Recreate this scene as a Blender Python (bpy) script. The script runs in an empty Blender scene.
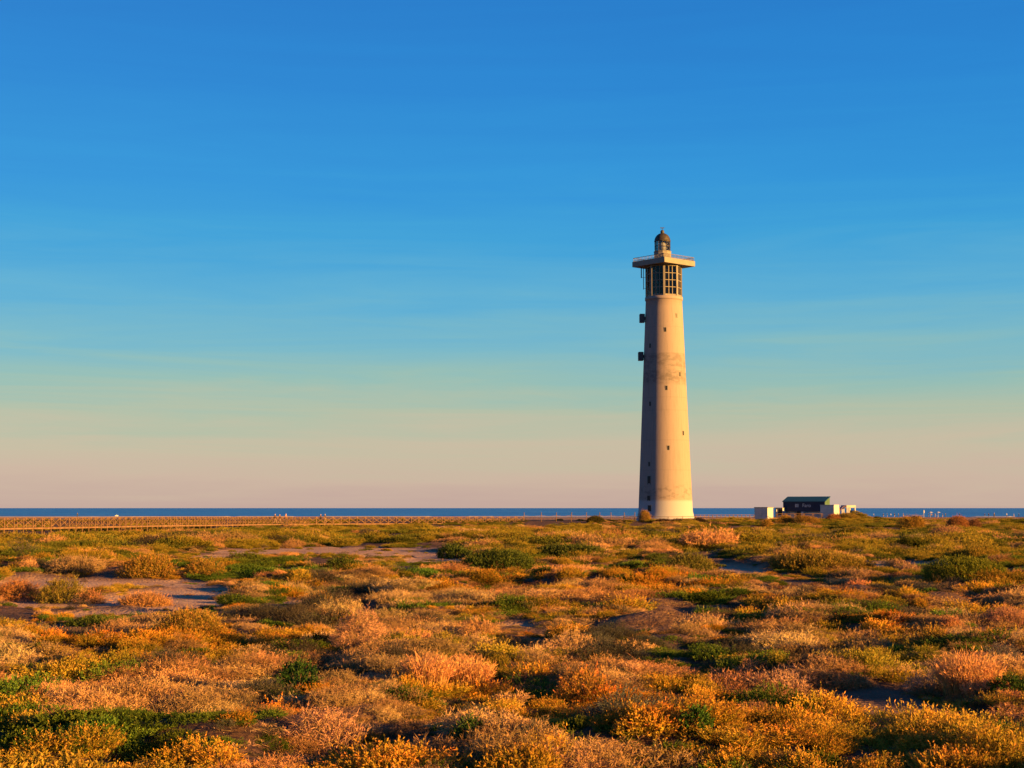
import bpy, bmesh, math, random
import numpy as np
from mathutils import Vector, Matrix

R_ = math.radians
random.seed(5)
RNG = np.random.default_rng(11)
scene = bpy.context.scene
COL = scene.collection

# ------------------------------------------------------------------ camera
F = 1538.0                      # focal length in pixels of the 1024 x 768 picture
CAM_H = 2.6
PITCH = math.atan(124.0 / F)    # sea horizon on row 508
cam_d = bpy.data.cameras.new('camera')
cam_d.sensor_width = 36.0
cam_d.lens = 36.0 * F / 1024.0
cam_d.clip_start = 0.1
cam_d.clip_end = 90000
cam = bpy.data.objects.new('camera', cam_d)
COL.objects.link(cam)
cam.location = (0, 0, CAM_H)
cam.rotation_euler = (math.pi / 2 + PITCH, 0, 0)
scene.camera = cam

# ------------------------------------------------------------------ sky and sun
SUN_AZ = R_(62)                 # from "towards the camera" round to the right
SUN_EL = R_(8.5)
sun_dir = Vector((math.sin(SUN_AZ) * math.cos(SUN_EL), -math.cos(SUN_AZ) * math.cos(SUN_EL), math.sin(SUN_EL)))
world = bpy.data.worlds.new('World')
scene.world = world
world.use_nodes = True
wn, wl = world.node_tree.nodes, world.node_tree.links
wn.clear()
wo = wn.new('ShaderNodeOutputWorld')
bg = wn.new('ShaderNodeBackground')
bg.inputs['Strength'].default_value = 0.05
sky = wn.new('ShaderNodeTexSky')
sky.sky_type = 'NISHITA'
sky.sun_disc = False
sky.sun_elevation = SUN_EL
sky.sun_rotation = math.atan2(sun_dir.x, sun_dir.y)
sky.air_density = 1.0
sky.dust_density = 1.0
sky.ozone_density = 2.0
# evening air: a clear deep blue overhead that pales through green to dusty rose at the horizon, all the way round
tc = wn.new('ShaderNodeTexCoord')
sx = wn.new('ShaderNodeSeparateXYZ')
wl.new(tc.outputs['Generated'], sx.inputs[0])
ramp = wn.new('ShaderNodeValToRGB')
ramp.color_ramp.interpolation = 'LINEAR'
# thin uneven haze: lifts and drops the tones a little in long level wisps
wmap = wn.new('ShaderNodeMapping')
wmap.inputs['Scale'].default_value = (2.2, 2.2, 34.0)
wmap.inputs['Rotation'].default_value = (0.012, 0.02, 0.0)
wl.new(tc.outputs['Generated'], wmap.inputs[0])
wnz = wn.new('ShaderNodeTexNoise')
wnz.inputs['Scale'].default_value = 1.6
wnz.inputs['Detail'].default_value = 7
wnz.inputs['Roughness'].default_value = 0.62
wnz.inputs['Distortion'].default_value = 0.6
wl.new(wmap.outputs[0], wnz.inputs['Vector'])
wma = wn.new('ShaderNodeMath')
wma.operation = 'MULTIPLY_ADD'
wma.inputs[1].default_value = 0.06
wma.inputs[2].default_value = -0.03
wl.new(wnz.outputs['Fac'], wma.inputs[0])
wad = wn.new('ShaderNodeMath')
wad.operation = 'ADD'
wl.new(sx.outputs['Z'], wad.inputs[0])
wl.new(wma.outputs[0], wad.inputs[1])
wl.new(wad.outputs[0], ramp.inputs[0])


def lin(r, g, b):
    f = lambda c: (c / 255 / 12.92) if c / 255 <= 0.04045 else ((c / 255 + 0.055) / 1.055) ** 2.4
    return (f(r), f(g), f(b), 1.0)


stops = [(0.0, (201, 172, 162)), (0.018, (208, 183, 165)), (0.040, (202, 189, 165)), (0.060, (180, 191, 168)), (0.080, (150, 190, 181)),
         (0.105, (120, 184, 200)), (0.135, (88, 174, 213)), (0.175, (50, 160, 218)), (0.210, (34, 148, 219)), (0.27, (24, 133, 213)),
         (0.34, (20, 119, 203)), (0.6, (22, 88, 162)), (1.0, (14, 60, 122))]
el = ramp.color_ramp.elements
while len(el) > 1:
    el.remove(el[-1])
el[0].position = stops[0][0]
el[0].color = lin(*stops[0][1])
for p, c in stops[1:]:
    e = el.new(p)
    e.color = lin(*c)
gain = wn.new('ShaderNodeVectorMath')
gain.operation = 'SCALE'
gain.inputs['Scale'].default_value = 4.55
wl.new(ramp.outputs[0], gain.inputs[0])
mixs = wn.new('ShaderNodeMix')
mixs.data_type = 'RGBA'
mixs.inputs[0].default_value = 0.92
wl.new(sky.outputs[0], mixs.inputs[6])
wl.new(gain.outputs[0], mixs.inputs[7])
wl.new(mixs.outputs[2], bg.inputs['Color'])
wl.new(bg.outputs[0], wo.inputs['Surface'])

sun_d = bpy.data.lights.new('sun', 'SUN')
sun_d.energy = 5.0
sun_d.angle = R_(0.5)
sun_d.color = (1.0, 0.485, 0.10)
sun = bpy.data.objects.new('sun', sun_d)
COL.objects.link(sun)
sun.rotation_euler = sun_dir.to_track_quat('Z', 'Y').to_euler()
sun.location = (60, -20, 40)

vs = scene.view_settings
vs.view_transform = 'Standard'
vs.look = 'None'
vs.gamma = 1
vs.use_curve_mapping = False
vs.exposure = 2.12
scene.cycles.max_bounces = 6
scene.cycles.transparent_max_bounces = 8


# ------------------------------------------------------------------ helpers
def tag(o, label=None, cat=None, group=None, kind=None):
    if label: o['label'] = label
    if cat: o['category'] = cat
    if group: o['group'] = group
    if kind: o['kind'] = kind
    return o


def link(name, mesh, mat=None, parent=None):
    o = bpy.data.objects.new(name, mesh)
    COL.objects.link(o)
    if mat and mesh is not None and not mesh.materials:
        mesh.materials.append(mat)
    if parent:
        o.parent = parent
    return o


def empty(name, loc=(0, 0, 0), rz=0.0):
    o = bpy.data.objects.new(name, None)
    o.empty_display_size = 0.3
    COL.objects.link(o)
    o.location = loc
    o.rotation_euler = (0, 0, rz)
    return o


class MB:
    """collects shapes for ONE mesh"""
    def __init__(s):
        s.bm = bmesh.new()

    def box(s, x0, x1, y0, y1, z0, z1, m=None):
        v = [s.bm.verts.new(Vector(c) if m is None else m @ Vector(c)) for c in
             ((x0, y0, z0), (x1, y0, z0), (x1, y1, z0), (x0, y1, z0), (x0, y0, z1), (x1, y0, z1), (x1, y1, z1), (x0, y1, z1))]
        for f in ((3, 2, 1, 0), (4, 5, 6, 7), (0, 1, 5, 4), (1, 2, 6, 5), (2, 3, 7, 6), (3, 0, 4, 7)):
            s.bm.faces.new([v[i] for i in f])
        return s

    def beam(s, a, b, w, h):
        a, b = Vector(a), Vector(b)
        d = b - a
        L = d.length
        q = d.to_track_quat('X', 'Z')
        m = Matrix.Translation(a) @ q.to_matrix().to_4x4()
        return s.box(0, L, -w / 2, w / 2, -h / 2, h / 2, m)

    def lathe(s, prof, n=32, cx=0, cy=0, rot=0.0, cap=True):
        rings = []
        for r, z in prof:
            rings.append([s.bm.verts.new((cx + r * math.cos(rot + 2 * math.pi * i / n), cy + r * math.sin(rot + 2 * math.pi * i / n), z)) for i in range(n)])
        for a, b in zip(rings, rings[1:]):
            for i in range(n):
                s.bm.faces.new((a[i], a[(i + 1) % n], b[(i + 1) % n], b[i]))
        if cap:
            s.bm.faces.new(rings[0][::-1])
            s.bm.faces.new(rings[-1])
        return s

    def poly(s, bottom, top):
        n = len(bottom)
        a = [s.bm.verts.new(v) for v in bottom]
        b = [s.bm.verts.new(v) for v in top]
        s.bm.faces.new(a[::-1])
        s.bm.faces.new(b)
        for i in range(n):
            s.bm.faces.new((a[i], a[(i + 1) % n], b[(i + 1) % n], b[i]))
        return s

    def bevel(s, w, seg=1):
        bmesh.ops.bevel(s.bm, geom=s.bm.edges[:], offset=w, segments=seg, affect='EDGES', clamp_overlap=True)
        return s

    def mesh(s, name, smooth=False):
        me = bpy.data.meshes.new(name)
        bmesh.ops.recalc_face_normals(s.bm, faces=s.bm.faces[:])
        s.bm.to_mesh(me)
        s.bm.free()
        if smooth:
            me.polygons.foreach_set('use_smooth', [True] * len(me.polygons))
        return me

    def build(s, name, mat, parent=None, smooth=False):
        return link(name, s.mesh(name, smooth), mat, parent)


def pix_ray(px, py):
    a, b = (px - 512.0) / F, (384.0 - py) / F
    c, s = math.cos(PITCH), math.sin(PITCH)
    return np.array([a, c - b * s, s + b * c])


def at_depth(px, py, Y):
    d = pix_ray(px, py)
    return Vector(d / d[1] * Y) + Vector((0, 0, CAM_H))


def zpx(py, Y):
    return at_depth(512, py, Y).z


# value noise
def vnoise(x, y, seed=0):
    xi, yi = np.floor(x).astype(np.int64), np.floor(y).astype(np.int64)
    fx, fy = x - xi, y - yi
    fx, fy = fx * fx * (3 - 2 * fx), fy * fy * (3 - 2 * fy)

    def h(i, j):
        n = (i * 374761393 + j * 668265263 + seed * 974634777) & 0xFFFFFFFF
        n = ((n ^ (n >> 13)) * 1274126177) & 0xFFFFFFFF
        n = n ^ (n >> 16)
        return (n & 0xFFFFFF) / float(0xFFFFFF)
    return (h(xi, yi) * (1 - fx) + h(xi + 1, yi) * fx) * (1 - fy) + (h(xi, yi + 1) * (1 - fx) + h(xi + 1, yi + 1) * fx) * fy


def fbm(x, y, seed=0, oct=3):
    t, a, s = 0, 1.0, 0
    for k in range(oct):
        t = t + a * vnoise(x * 2 ** k + 17.3 * k, y * 2 ** k - 9.1 * k, seed + k)
        s += a
        a *= 0.5
    return t / s


def sstep(a, b, x):
    t = np.clip((x - a) / (b - a), 0, 1)
    return t * t * (3 - 2 * t)


def flat_ground(px, py):
    Y = CAM_H * F / (py - 508.0)
    for _ in range(4):
        Y = (CAM_H + 0.5 * float(sstep(60, 140, Y))) * F / (py - 508.0)
    return (px - 512.0) / F * Y, Y


# bare sand: ellipses on the ground, from picture rows and columns on level ground (cx, cy, rx, ry in pixels)
SAND = [(100, 582, 160, 6), (170, 593, 72, 11), (60, 600, 60, 5), (190, 602, 58, 7), (120, 610, 60, 4),
        (320, 549.5, 130, 3.9), (400, 553, 66, 3.6), (440, 557, 36, 5.5), (240, 554, 44, 4), (738, 568, 34, 5.5), (885, 563, 64, 3.4),
        (882, 698, 52, 13), (520, 622, 30, 4), (300, 600, 26, 3)]
SANDW = []
for cx, cy, rx, ry in SAND:
    x, y = flat_ground(cx, cy)
    y0, y1 = flat_ground(cx, cy + ry)[1], flat_ground(cx, cy - ry)[1]
    SANDW.append((x, (y0 + y1) / 2, rx / F * y, (y1 - y0) / 2))


def sand_mask(x, y):
    m = np.zeros_like(x)
    wob = (fbm(x / 1.8, y / 3.5, 91) - 0.5) * 0.9
    for cx, cy, rx, ry in SANDW:
        d = np.sqrt(((x - cx) / rx) ** 2 + ((y - cy) / ry) ** 2) + wob
        m = np.maximum(m, 1 - sstep(0.75, 1.1, d))
    return m


def low_mask(x, y):
    # level ground round and in front of the bare flats
    m = np.zeros_like(x)
    for cx, cy, rx, ry in SANDW:
        e = 0.3 + 0.14 * max(cy - 18.0, 0.0)
        d = np.sqrt(((x - cx) / (rx * 1.15)) ** 2 + ((y - cy + e * 0.6) / (ry + e)) ** 2)
        m = np.maximum(m, 1 - sstep(0.7, 1.15, d))
    return m


def terrain(x, y):
    x = np.asarray(x, float)
    y = np.asarray(y, float)
    r = np.hypot(x, y)
    h = -0.50 * sstep(60, 140, y) * (1 - sstep(280, 300, y))
    hum = 0.42 * (fbm(x / 5.5, y / 6.5, 3, 2) - 0.5) + 0.62 * (fbm(x / 1.7, y / 2.1, 7, 2) - 0.5) + 0.16 * (vnoise(x / 0.8, y / 0.8, 9) - 0.5)
    hum2 = 0.5 * (fbm(x / 19, y / 23, 21, 2) - 0.5)
    sm = sand_mask(x, y)
    lo = low_mask(x, y)
    near = sstep(4, 14, r)
    h = h + near * (hum * (1 - 0.85 * np.maximum(sm, lo)) * (1 - 0.8 * sstep(150, 260, y)) + hum2 * (1 - np.maximum(sm, lo)) * sstep(25, 70, y) * (1 - sstep(200, 290, y)))
    h = h - 0.12 * sm * sstep(24, 34, y)
    h = h - 0.35 * np.exp(-((x + 48) / 13.0) ** 2) * sstep(120, 165, y) * (1 - sstep(225, 250, y))
    # mound beside the beach kiosk
    h = h + 1.5 * np.exp(-(((x - 70.5) / 2.9) ** 2 + ((y - 318) / 6) ** 2)) + 0.6 * np.exp(-(((x - 75.5) / 2.2) ** 2 + ((y - 322) / 6) ** 2))
    # beach falls to the sea
    h = h - 1.6 * sstep(325, 400, y) * np.clip((y - 325) / 395.0, 0, 1) - 2.5 * np.clip((y - 720) / 200.0, 0, 1)
    h = h + 0.25 * (fbm(x / 14, y / 9, 33, 2) - 0.5) * sstep(300, 340, y) * (1 - sstep(420, 520, y))
    return h


def terr(x, y):
    return float(terrain(np.array([x]), np.array([y]))[0])


YS = np.geomspace(11, 600, 2500)


def on_ground(px, py):
    d = pix_ray(px, py)
    xs = d[0] / d[1] * YS
    zs = CAM_H + d[2] / d[1] * YS
    hit = np.nonzero(zs <= terrain(xs, YS))[0]
    i = hit[0] if len(hit) else len(YS) - 1
    return xs[i], YS[i]


# ------------------------------------------------------------------ materials
def new_mat(name):
    m = bpy.data.materials.new(name)
    m.use_nodes = True
    n, l = m.node_tree.nodes, m.node_tree.links
    return m, n, l, n['Principled BSDF']


def noise_mat(name, c1, c2, scale=3.0, rough=0.8, bump=0.1, detail=5, bscale=None, spec=0.2, metal=0.0):
    m, n, l, p = new_mat(name)
    tcn = n.new('ShaderNodeTexCoord')
    nz = n.new('ShaderNodeTexNoise')
    nz.inputs['Scale'].default_value = scale
    nz.inputs['Detail'].default_value = detail
    l.new(tcn.outputs['Object'], nz.inputs['Vector'])
    r = n.new('ShaderNodeValToRGB')
    r.color_ramp.elements[0].position = 0.32
    r.color_ramp.elements[1].position = 0.68
    r.color_ramp.elements[0].color = (*c1, 1)
    r.color_ramp.elements[1].color = (*c2, 1)
    l.new(nz.outputs['Fac'], r.inputs[0])
    l.new(r.outputs[0], p.inputs['Base Color'])
    p.inputs['Roughness'].default_value = rough
    p.inputs['Specular IOR Level'].default_value = spec
    p.inputs['Metallic'].default_value = metal
    if bump:
        b = n.new('ShaderNodeBump')
        b.inputs['Strength'].default_value = bump
        b.inputs['Distance'].default_value = 0.05
        nb = n.new('ShaderNodeTexNoise')
        nb.inputs['Scale'].default_value = bscale or scale * 6
        nb.inputs['Detail'].default_value = 4
        l.new(tcn.outputs['Object'], nb.inputs['Vector'])
        l.new(nb.outputs['Fac'], b.inputs['Height'])
        l.new(b.outputs[0], p.inputs['Normal'])
    return m


def plant_mat(name, transl=0.3, vmin=0.6, vmax=1.3, hue=0.03):
    m = bpy.data.materials.new(name)
    m.use_nodes = True
    n, l = m.node_tree.nodes, m.node_tree.links
    n.clear()
    out = n.new('ShaderNodeOutputMaterial')
    t = n.new('ShaderNodeAttribute')
    t.attribute_type = 'INSTANCER'
    t.attribute_name = 'tint'
    v = n.new('ShaderNodeAttribute')
    v.attribute_type = 'GEOMETRY'
    v.attribute_name = 'var'
    hs = n.new('ShaderNodeHueSaturation')
    mr = n.new('ShaderNodeMapRange')
    mr.inputs['To Min'].default_value = vmin
    mr.inputs['To Max'].default_value = vmax
    l.new(v.outputs['Fac'], mr.inputs['Value'])
    l.new(mr.outputs[0], hs.inputs['Value'])
    mh = n.new('ShaderNodeMapRange')
    mh.inputs['To Min'].default_value = 0.5 + hue
    mh.inputs['To Max'].default_value = 0.5 - hue
    l.new(v.outputs['Fac'], mh.inputs['Value'])
    l.new(mh.outputs[0], hs.inputs['Hue'])
    l.new(t.outputs['Color'], hs.inputs['Color'])
    d = n.new('ShaderNodeBsdfDiffuse')
    tr = n.new('ShaderNodeBsdfTranslucent')
    mx = n.new('ShaderNodeMixShader')
    mx.inputs[0].default_value = transl
    l.new(hs.outputs[0], d.inputs[0])
    l.new(hs.outputs[0], tr.inputs[0])
    l.new(d.outputs[0], mx.inputs[1])
    l.new(tr.outputs[0], mx.inputs[2])
    l.new(mx.outputs[0], out.inputs['Surface'])
    return m


M = {}
M['leaf'] = plant_mat('leaf', 0.3, 0.40, 1.45, 0.045)
M['twig'] = plant_mat('twig', 0.15, 0.50, 1.35, 0.025)
M['white_paint'] = noise_mat('white paint', (0.36, 0.355, 0.34), (0.44, 0.435, 0.42), 1.5, 0.7, 0.1)
M['slab'] = noise_mat('gallery concrete', (0.16, 0.15, 0.135), (0.205, 0.195, 0.175), 0.8, 0.8, 0.15)
M['dark_metal'] = noise_mat('dark metal', (0.035, 0.04, 0.05), (0.06, 0.065, 0.075), 4, 0.55, 0.05)
M['bronze'] = noise_mat('weathered bronze', (0.030, 0.028, 0.026), (0.070, 0.060, 0.048), 2.5, 0.5, 0.1, metal=0.3)
M['rail_white'] = noise_mat('railing paint', (0.085, 0.075, 0.072), (0.115, 0.105, 0.10), 4, 0.6, 0.05)
M['frame'] = noise_mat('mullion paint', (0.13, 0.12, 0.10), (0.19, 0.17, 0.145), 3, 0.6, 0.05)
M['wood'] = noise_mat('weathered timber', (0.085, 0.048, 0.028), (0.17, 0.10, 0.058), 2.0, 0.85, 0.2)
M['navy'] = noise_mat('navy boards', (0.010, 0.018, 0.045), (0.016, 0.028, 0.065), 1.5, 0.6, 0.1)
M['teal'] = noise_mat('teal roof sheet', (0.006, 0.045, 0.085), (0.010, 0.06, 0.11), 1.0, 0.5, 0.1)
M['green_paint'] = noise_mat('green paint', (0.035, 0.075, 0.045), (0.05, 0.10, 0.06), 1.2, 0.7, 0.05)
M['cream'] = noise_mat('cream wall', (0.36, 0.355, 0.36), (0.44, 0.435, 0.44), 1.0, 0.8, 0.1)
M['purple'] = noise_mat('sail cloth', (0.16, 0.10, 0.16), (0.22, 0.14, 0.20), 1.0, 0.8, 0.05)
M['sign'] = noise_mat('sign lettering', (0.42, 0.44, 0.47), (0.5, 0.52, 0.55), 2, 0.6, 0.0)
M['dark_in'] = noise_mat('dark opening', (0.012, 0.013, 0.016), (0.02, 0.02, 0.024), 2, 0.4, 0.0)

# glass
def glass_mat(name, tint, fac):
    m = bpy.data.materials.new(name)
    m.use_nodes = True
    n, l = m.node_tree.nodes, m.node_tree.links
    n.clear()
    out = n.new('ShaderNodeOutputMaterial')
    g = n.new('ShaderNodeBsdfGlossy')
    g.inputs['Roughness'].default_value = 0.06
    t = n.new('ShaderNodeBsdfTransparent')
    t.inputs[0].default_value = (*tint, 1)
    lw = n.new('ShaderNodeLayerWeight')
    lw.inputs[0].default_value = fac
    tcn = n.new('ShaderNodeTexCoord')
    nz = n.new('ShaderNodeTexNoise')
    nz.inputs['Scale'].default_value = 1.3
    l.new(tcn.outputs['Object'], nz.inputs['Vector'])
    b = n.new('ShaderNodeBump')
    b.inputs['Strength'].default_value = 0.03
    l.new(nz.outputs['Fac'], b.inputs['Height'])
    l.new(b.outputs[0], g.inputs['Normal'])
    mx = n.new('ShaderNodeMixShader')
    l.new(lw.outputs['Fresnel'], mx.inputs[0])
    l.new(t.outputs[0], mx.inputs[1])
    l.new(g.outputs[0], mx.inputs[2])
    l.new(mx.outputs[0], out.inputs['Surface'])
    return m


M['glass'] = glass_mat('tinted window glass', (0.35, 0.35, 0.36), 0.25)
M['lantern_glass'] = glass_mat('lantern glass', (0.8, 0.82, 0.84), 0.3)

# tower render: off-white, weather-stained bands, cleaner limewash at the foot
def tower_mat():
    m, n, l, p = new_mat('tower render')
    tcn = n.new('ShaderNodeTexCoord')
    sep = n.new('ShaderNodeSeparateXYZ')
    l.new(tcn.outputs['Object'], sep.inputs[0])

    def noise(scale, stretch=(1, 1, 1), det=6):
        mp = n.new('ShaderNodeMapping')
        mp.inputs['Scale'].default_value = stretch
        l.new(tcn.outputs['Object'], mp.inputs[0])
        z = n.new('ShaderNodeTexNoise')
        z.inputs['Scale'].default_value = scale
        z.inputs['Detail'].default_value = det
        z.inputs['Roughness'].default_value = 0.65
        l.new(mp.outputs[0], z.inputs['Vector'])
        return z.outputs['Fac']

    def math_(op, a, b=None, c=None):
        q = n.new('ShaderNodeMath')
        q.operation = op
        for i, v in enumerate((a, b, c)):
            if v is None: continue
            if isinstance(v, (int, float)): q.inputs[i].default_value = v
            else: l.new(v, q.inputs[i])
        return q.outputs[0]

    def band(z0, z1, soft):
        r1 = n.new('ShaderNodeMapRange'); r1.interpolation_type = 'SMOOTHSTEP'
        r1.inputs['From Min'].default_value = z0 - soft; r1.inputs['From Max'].default_value = z0 + soft
        l.new(sep.outputs['Z'], r1.inputs['Value'])
        r2 = n.new('ShaderNodeMapRange'); r2.interpolation_type = 'SMOOTHSTEP'
        r2.inputs['From Min'].default_value = z1 - soft; r2.inputs['From Max'].default_value = z1 + soft
        l.new(sep.outputs['Z'], r2.inputs['Value'])
        return math_('SUBTRACT', r1.outputs[0], r2.outputs[0])

    blot = noise(0.75, (1, 1, 1.8), 10)
    streak = noise(1.3, (2.2, 2.2, 0.16))
    fine = noise(3.0, (1, 1, 3))
    b_up = band(zpx(367, 305), zpx(353, 305), 0.35)
    b_dn = band(zpx(383, 305), zpx(369.5, 305), 0.7)
    b_lo = band(zpx(500, 305), zpx(486, 305), 0.5)
    thr = n.new('ShaderNodeMapRange'); thr.inputs['From Min'].default_value = 0.45; thr.inputs['From Max'].default_value = 0.56
    l.new(blot, thr.inputs['Value'])
    thr2 = n.new('ShaderNodeMapRange'); thr2.inputs['From Min'].default_value = 0.50; thr2.inputs['From Max'].default_value = 0.62
    l.new(blot, thr2.inputs['Value'])
    dirt = math_('MULTIPLY', math_('ADD', math_('MULTIPLY', b_up, 0.9), b_dn), math_('ADD', math_('MULTIPLY', thr.outputs[0], 0.65), 0.30))
    dirt = math_('ADD', dirt, math_('MULTIPLY', math_('MULTIPLY', b_lo, thr2.outputs[0]), 0.75))
    st = n.new('ShaderNodeMapRange'); st.inputs['From Min'].default_value = 0.5; st.inputs['From Max'].default_value = 0.75
    l.new(streak, st.inputs['Value'])
    dirt = math_('ADD', dirt, math_('MULTIPLY', st.outputs[0], 0.5))
    fn = n.new('ShaderNodeMapRange'); fn.inputs['From Min'].default_value = 0.45; fn.inputs['From Max'].default_value = 0.75
    l.new(fine, fn.inputs['Value'])
    dirt = math_('ADD', dirt, math_('MULTIPLY', fn.outputs[0], 0.12))
    # thin day-joints between pours
    for yy in (353, 368, 397, 410, 440, 470, 326):
        z = zpx(yy, 305)
        dirt = math_('ADD', dirt, math_('MULTIPLY', band(z - 0.07, z + 0.07, 0.05), 0.22))
    foot = band(-1, zpx(500.5, 305), 0.35)
    dirt = math_('MULTIPLY', dirt, math_('SUBTRACT', 1.0, math_('MULTIPLY', foot, 0.75)))
    dirt = math_('MINIMUM', dirt, 1.0)
    mix = n.new('ShaderNodeMix'); mix.data_type = 'RGBA'
    mix.inputs[6].default_value = (0.235, 0.196, 0.186, 1)
    mix.inputs[7].default_value = (0.140, 0.120, 0.112, 1)
    l.new(dirt, mix.inputs[0])
    mf = n.new('ShaderNodeMix'); mf.data_type = 'RGBA'
    l.new(math_('MULTIPLY', foot, 0.8), mf.inputs[0])
    l.new(mix.outputs[2], mf.inputs[6])
    mf.inputs[7].default_value = (0.29, 0.30, 0.34, 1)
    l.new(mf.outputs[2], p.inputs['Base Color'])
    p.inputs['Roughness'].default_value = 0.85
    p.inputs['Specular IOR Level'].default_value = 0.15
    bp = n.new('ShaderNodeBump'); bp.inputs['Strength'].default_value = 0.35; bp.inputs['Distance'].default_value = 0.05
    l.new(fine, bp.inputs['Height'])
    l.new(bp.outputs[0], p.inputs['Normal'])
    return m


M['tower'] = tower_mat()

# soil and sand
def soil_mat():
    m, n, l, p = new_mat('sandy soil')
    geo = n.new('ShaderNodeNewGeometry')
    at = n.new('ShaderNodeAttribute'); at.attribute_name = 'sand'
    def nz(s, d=6):
        z = n.new('ShaderNodeTexNoise'); z.inputs['Scale'].default_value = s; z.inputs['Detail'].default_value = d
        l.new(geo.outputs['Position'], z.inputs['Vector']); return z.outputs['Fac']
    r1 = n.new('ShaderNodeValToRGB')
    r1.color_ramp.elements[0].color = (0.055, 0.030, 0.019, 1); r1.color_ramp.elements[0].position = 0.35
    r1.color_ramp.elements[1].color = (0.14, 0.080, 0.048, 1); r1.color_ramp.elements[1].position = 0.68
    l.new(nz(1.6), r1.inputs[0])
    r2 = n.new('ShaderNodeValToRGB')
    r2.color_ramp.elements[0].color = (0.31, 0.185, 0.12, 1); r2.color_ramp.elements[0].position = 0.3
    r2.color_ramp.elements[1].color = (0.43, 0.29, 0.20, 1); r2.color_ramp.elements[1].position = 0.7
    l.new(nz(0.5), r2.inputs[0])
    mx = n.new('ShaderNodeMix'); mx.data_type = 'RGBA'
    l.new(at.outputs['Fac'], mx.inputs[0]); l.new(r1.outputs[0], mx.inputs[6]); l.new(r2.outputs[0], mx.inputs[7])
    l.new(mx.outputs[2], p.inputs['Base Color'])
    p.inputs['Roughness'].default_value = 0.95; p.inputs['Specular IOR Level'].default_value = 0.1
    b = n.new('ShaderNodeBump'); b.inputs['Strength'].default_value = 0.9; b.inputs['Distance'].default_value = 0.10
    l.new(nz(9.0, 10), b.inputs['Height']); l.new(b.outputs[0], p.inputs['Normal'])
    return m


M['soil'] = soil_mat()

def sea_mat():
    m, n, l, p = new_mat('sea water')
    geo = n.new('ShaderNodeNewGeometry')
    mp = n.new('ShaderNodeMapping'); mp.inputs['Scale'].default_value = (0.02, 0.008, 1)
    l.new(geo.outputs['Position'], mp.inputs[0])
    z = n.new('ShaderNodeTexNoise'); z.inputs['Scale'].default_value = 1.0; z.inputs['Detail'].default_value = 8
    l.new(mp.outputs[0], z.inputs['Vector'])
    r = n.new('ShaderNodeValToRGB')
    r.color_ramp.elements[0].color = (0.016, 0.145, 0.46, 1); r.color_ramp.elements[0].position = 0.35  # deep blue base colour stands in for higher sky reflected by the waves
    r.color_ramp.elements[1].color = (0.030, 0.215, 0.56, 1); r.color_ramp.elements[1].position = 0.7
    l.new(z.outputs['Fac'], r.inputs[0]); l.new(r.outputs[0], p.inputs['Base Color'])
    p.inputs['Roughness'].default_value = 0.55
    p.inputs['Specular IOR Level'].default_value = 0.15
    mp2 = n.new('ShaderNodeMapping'); mp2.inputs['Scale'].default_value = (0.12, 0.5, 1)
    l.new(geo.outputs['Position'], mp2.inputs[0])
    w = n.new('ShaderNodeTexNoise'); w.inputs['Scale'].default_value = 1.0; w.inputs['Detail'].default_value = 5
    l.new(mp2.outputs[0], w.inputs['Vector'])
    b = n.new('ShaderNodeBump'); b.inputs['Strength'].default_value = 0.6; b.inputs['Distance'].default_value = 0.5
    l.new(w.outputs['Fac'], b.inputs['Height']); l.new(b.outputs[0], p.inputs['Normal'])
    return m


M['sea'] = sea_mat()
M['foam'] = noise_mat('surf foam', (0.30, 0.30, 0.31), (0.42, 0.42, 0.43), 0.3, 0.9, 0.1)


# ------------------------------------------------------------------ ground and sea
def build_ground():
    ang = np.concatenate([np.linspace(-180, -40, 29), np.linspace(-38, -26, 25), np.linspace(-25.6, 25.6, 420), np.linspace(26, 38, 25), np.linspace(40, 175, 28)])
    ang = np.radians(ang)
    rad = np.concatenate([[2.0, 5.0, 8.0], np.geomspace(11, 130, 210), np.geomspace(132, 420, 130), np.geomspace(425, 1100, 45), [1500, 2500, 5000]])
    A, Rr = np.meshgrid(ang, rad)
    X, Y = Rr * np.sin(A), Rr * np.cos(A)
    Z = terrain(X, Y)
    Z = Z - 0.0
    nr, na = X.shape
    V = np.stack([X, Y, Z], -1).reshape(-1, 3)
    idx = np.arange(nr * na).reshape(nr, na)
    a = idx[:-1, :]
    b = np.roll(idx, -1, 1)[:-1, :]
    c = np.roll(idx, -1, 1)[1:, :]
    d = idx[1:, :]
    Fq = np.stack([a, d, c, b], -1).reshape(-1, 4)
    # centre cap
    V = np.vstack([V, [[0, 0, terr(0, 0)]]])
    ci = len(V) - 1
    me = bpy.data.meshes.new('ground')
    nf = len(Fq)
    tri = np.stack([np.full(na, ci), idx[0], np.roll(idx[0], -1)], -1)
    tri = tri[:, [0, 1, 2]][:, ::-1]
    me.vertices.add(len(V))
    me.vertices.foreach_set('co', V.ravel())
    loops = np.concatenate([Fq.ravel(), tri.ravel()])
    me.loops.add(len(loops))
    me.loops.foreach_set('vertex_index', loops)
    me.polygons.add(nf + na)
    st = np.concatenate([np.arange(nf) * 4, nf * 4 + np.arange(na) * 3])
    me.polygons.foreach_set('loop_start', st)
    me.polygons.foreach_set('use_smooth', np.ones(nf + na, bool))
    me.update(calc_edges=True)
    s = np.maximum(sand_mask(V[:, 0], V[:, 1]), 0.5 * sstep(318, 360, V[:, 1]))
    s = np.where((V[:, 1] > 0) & (V[:, 1] < 32), s * .25, s)
    att = me.attributes.new('sand', 'FLOAT', 'POINT')
    att.data.foreach_set('value', s.astype(np.float32))
    o = link('ground', me, M['soil'])
    tag(o, kind='structure')
    return o


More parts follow.
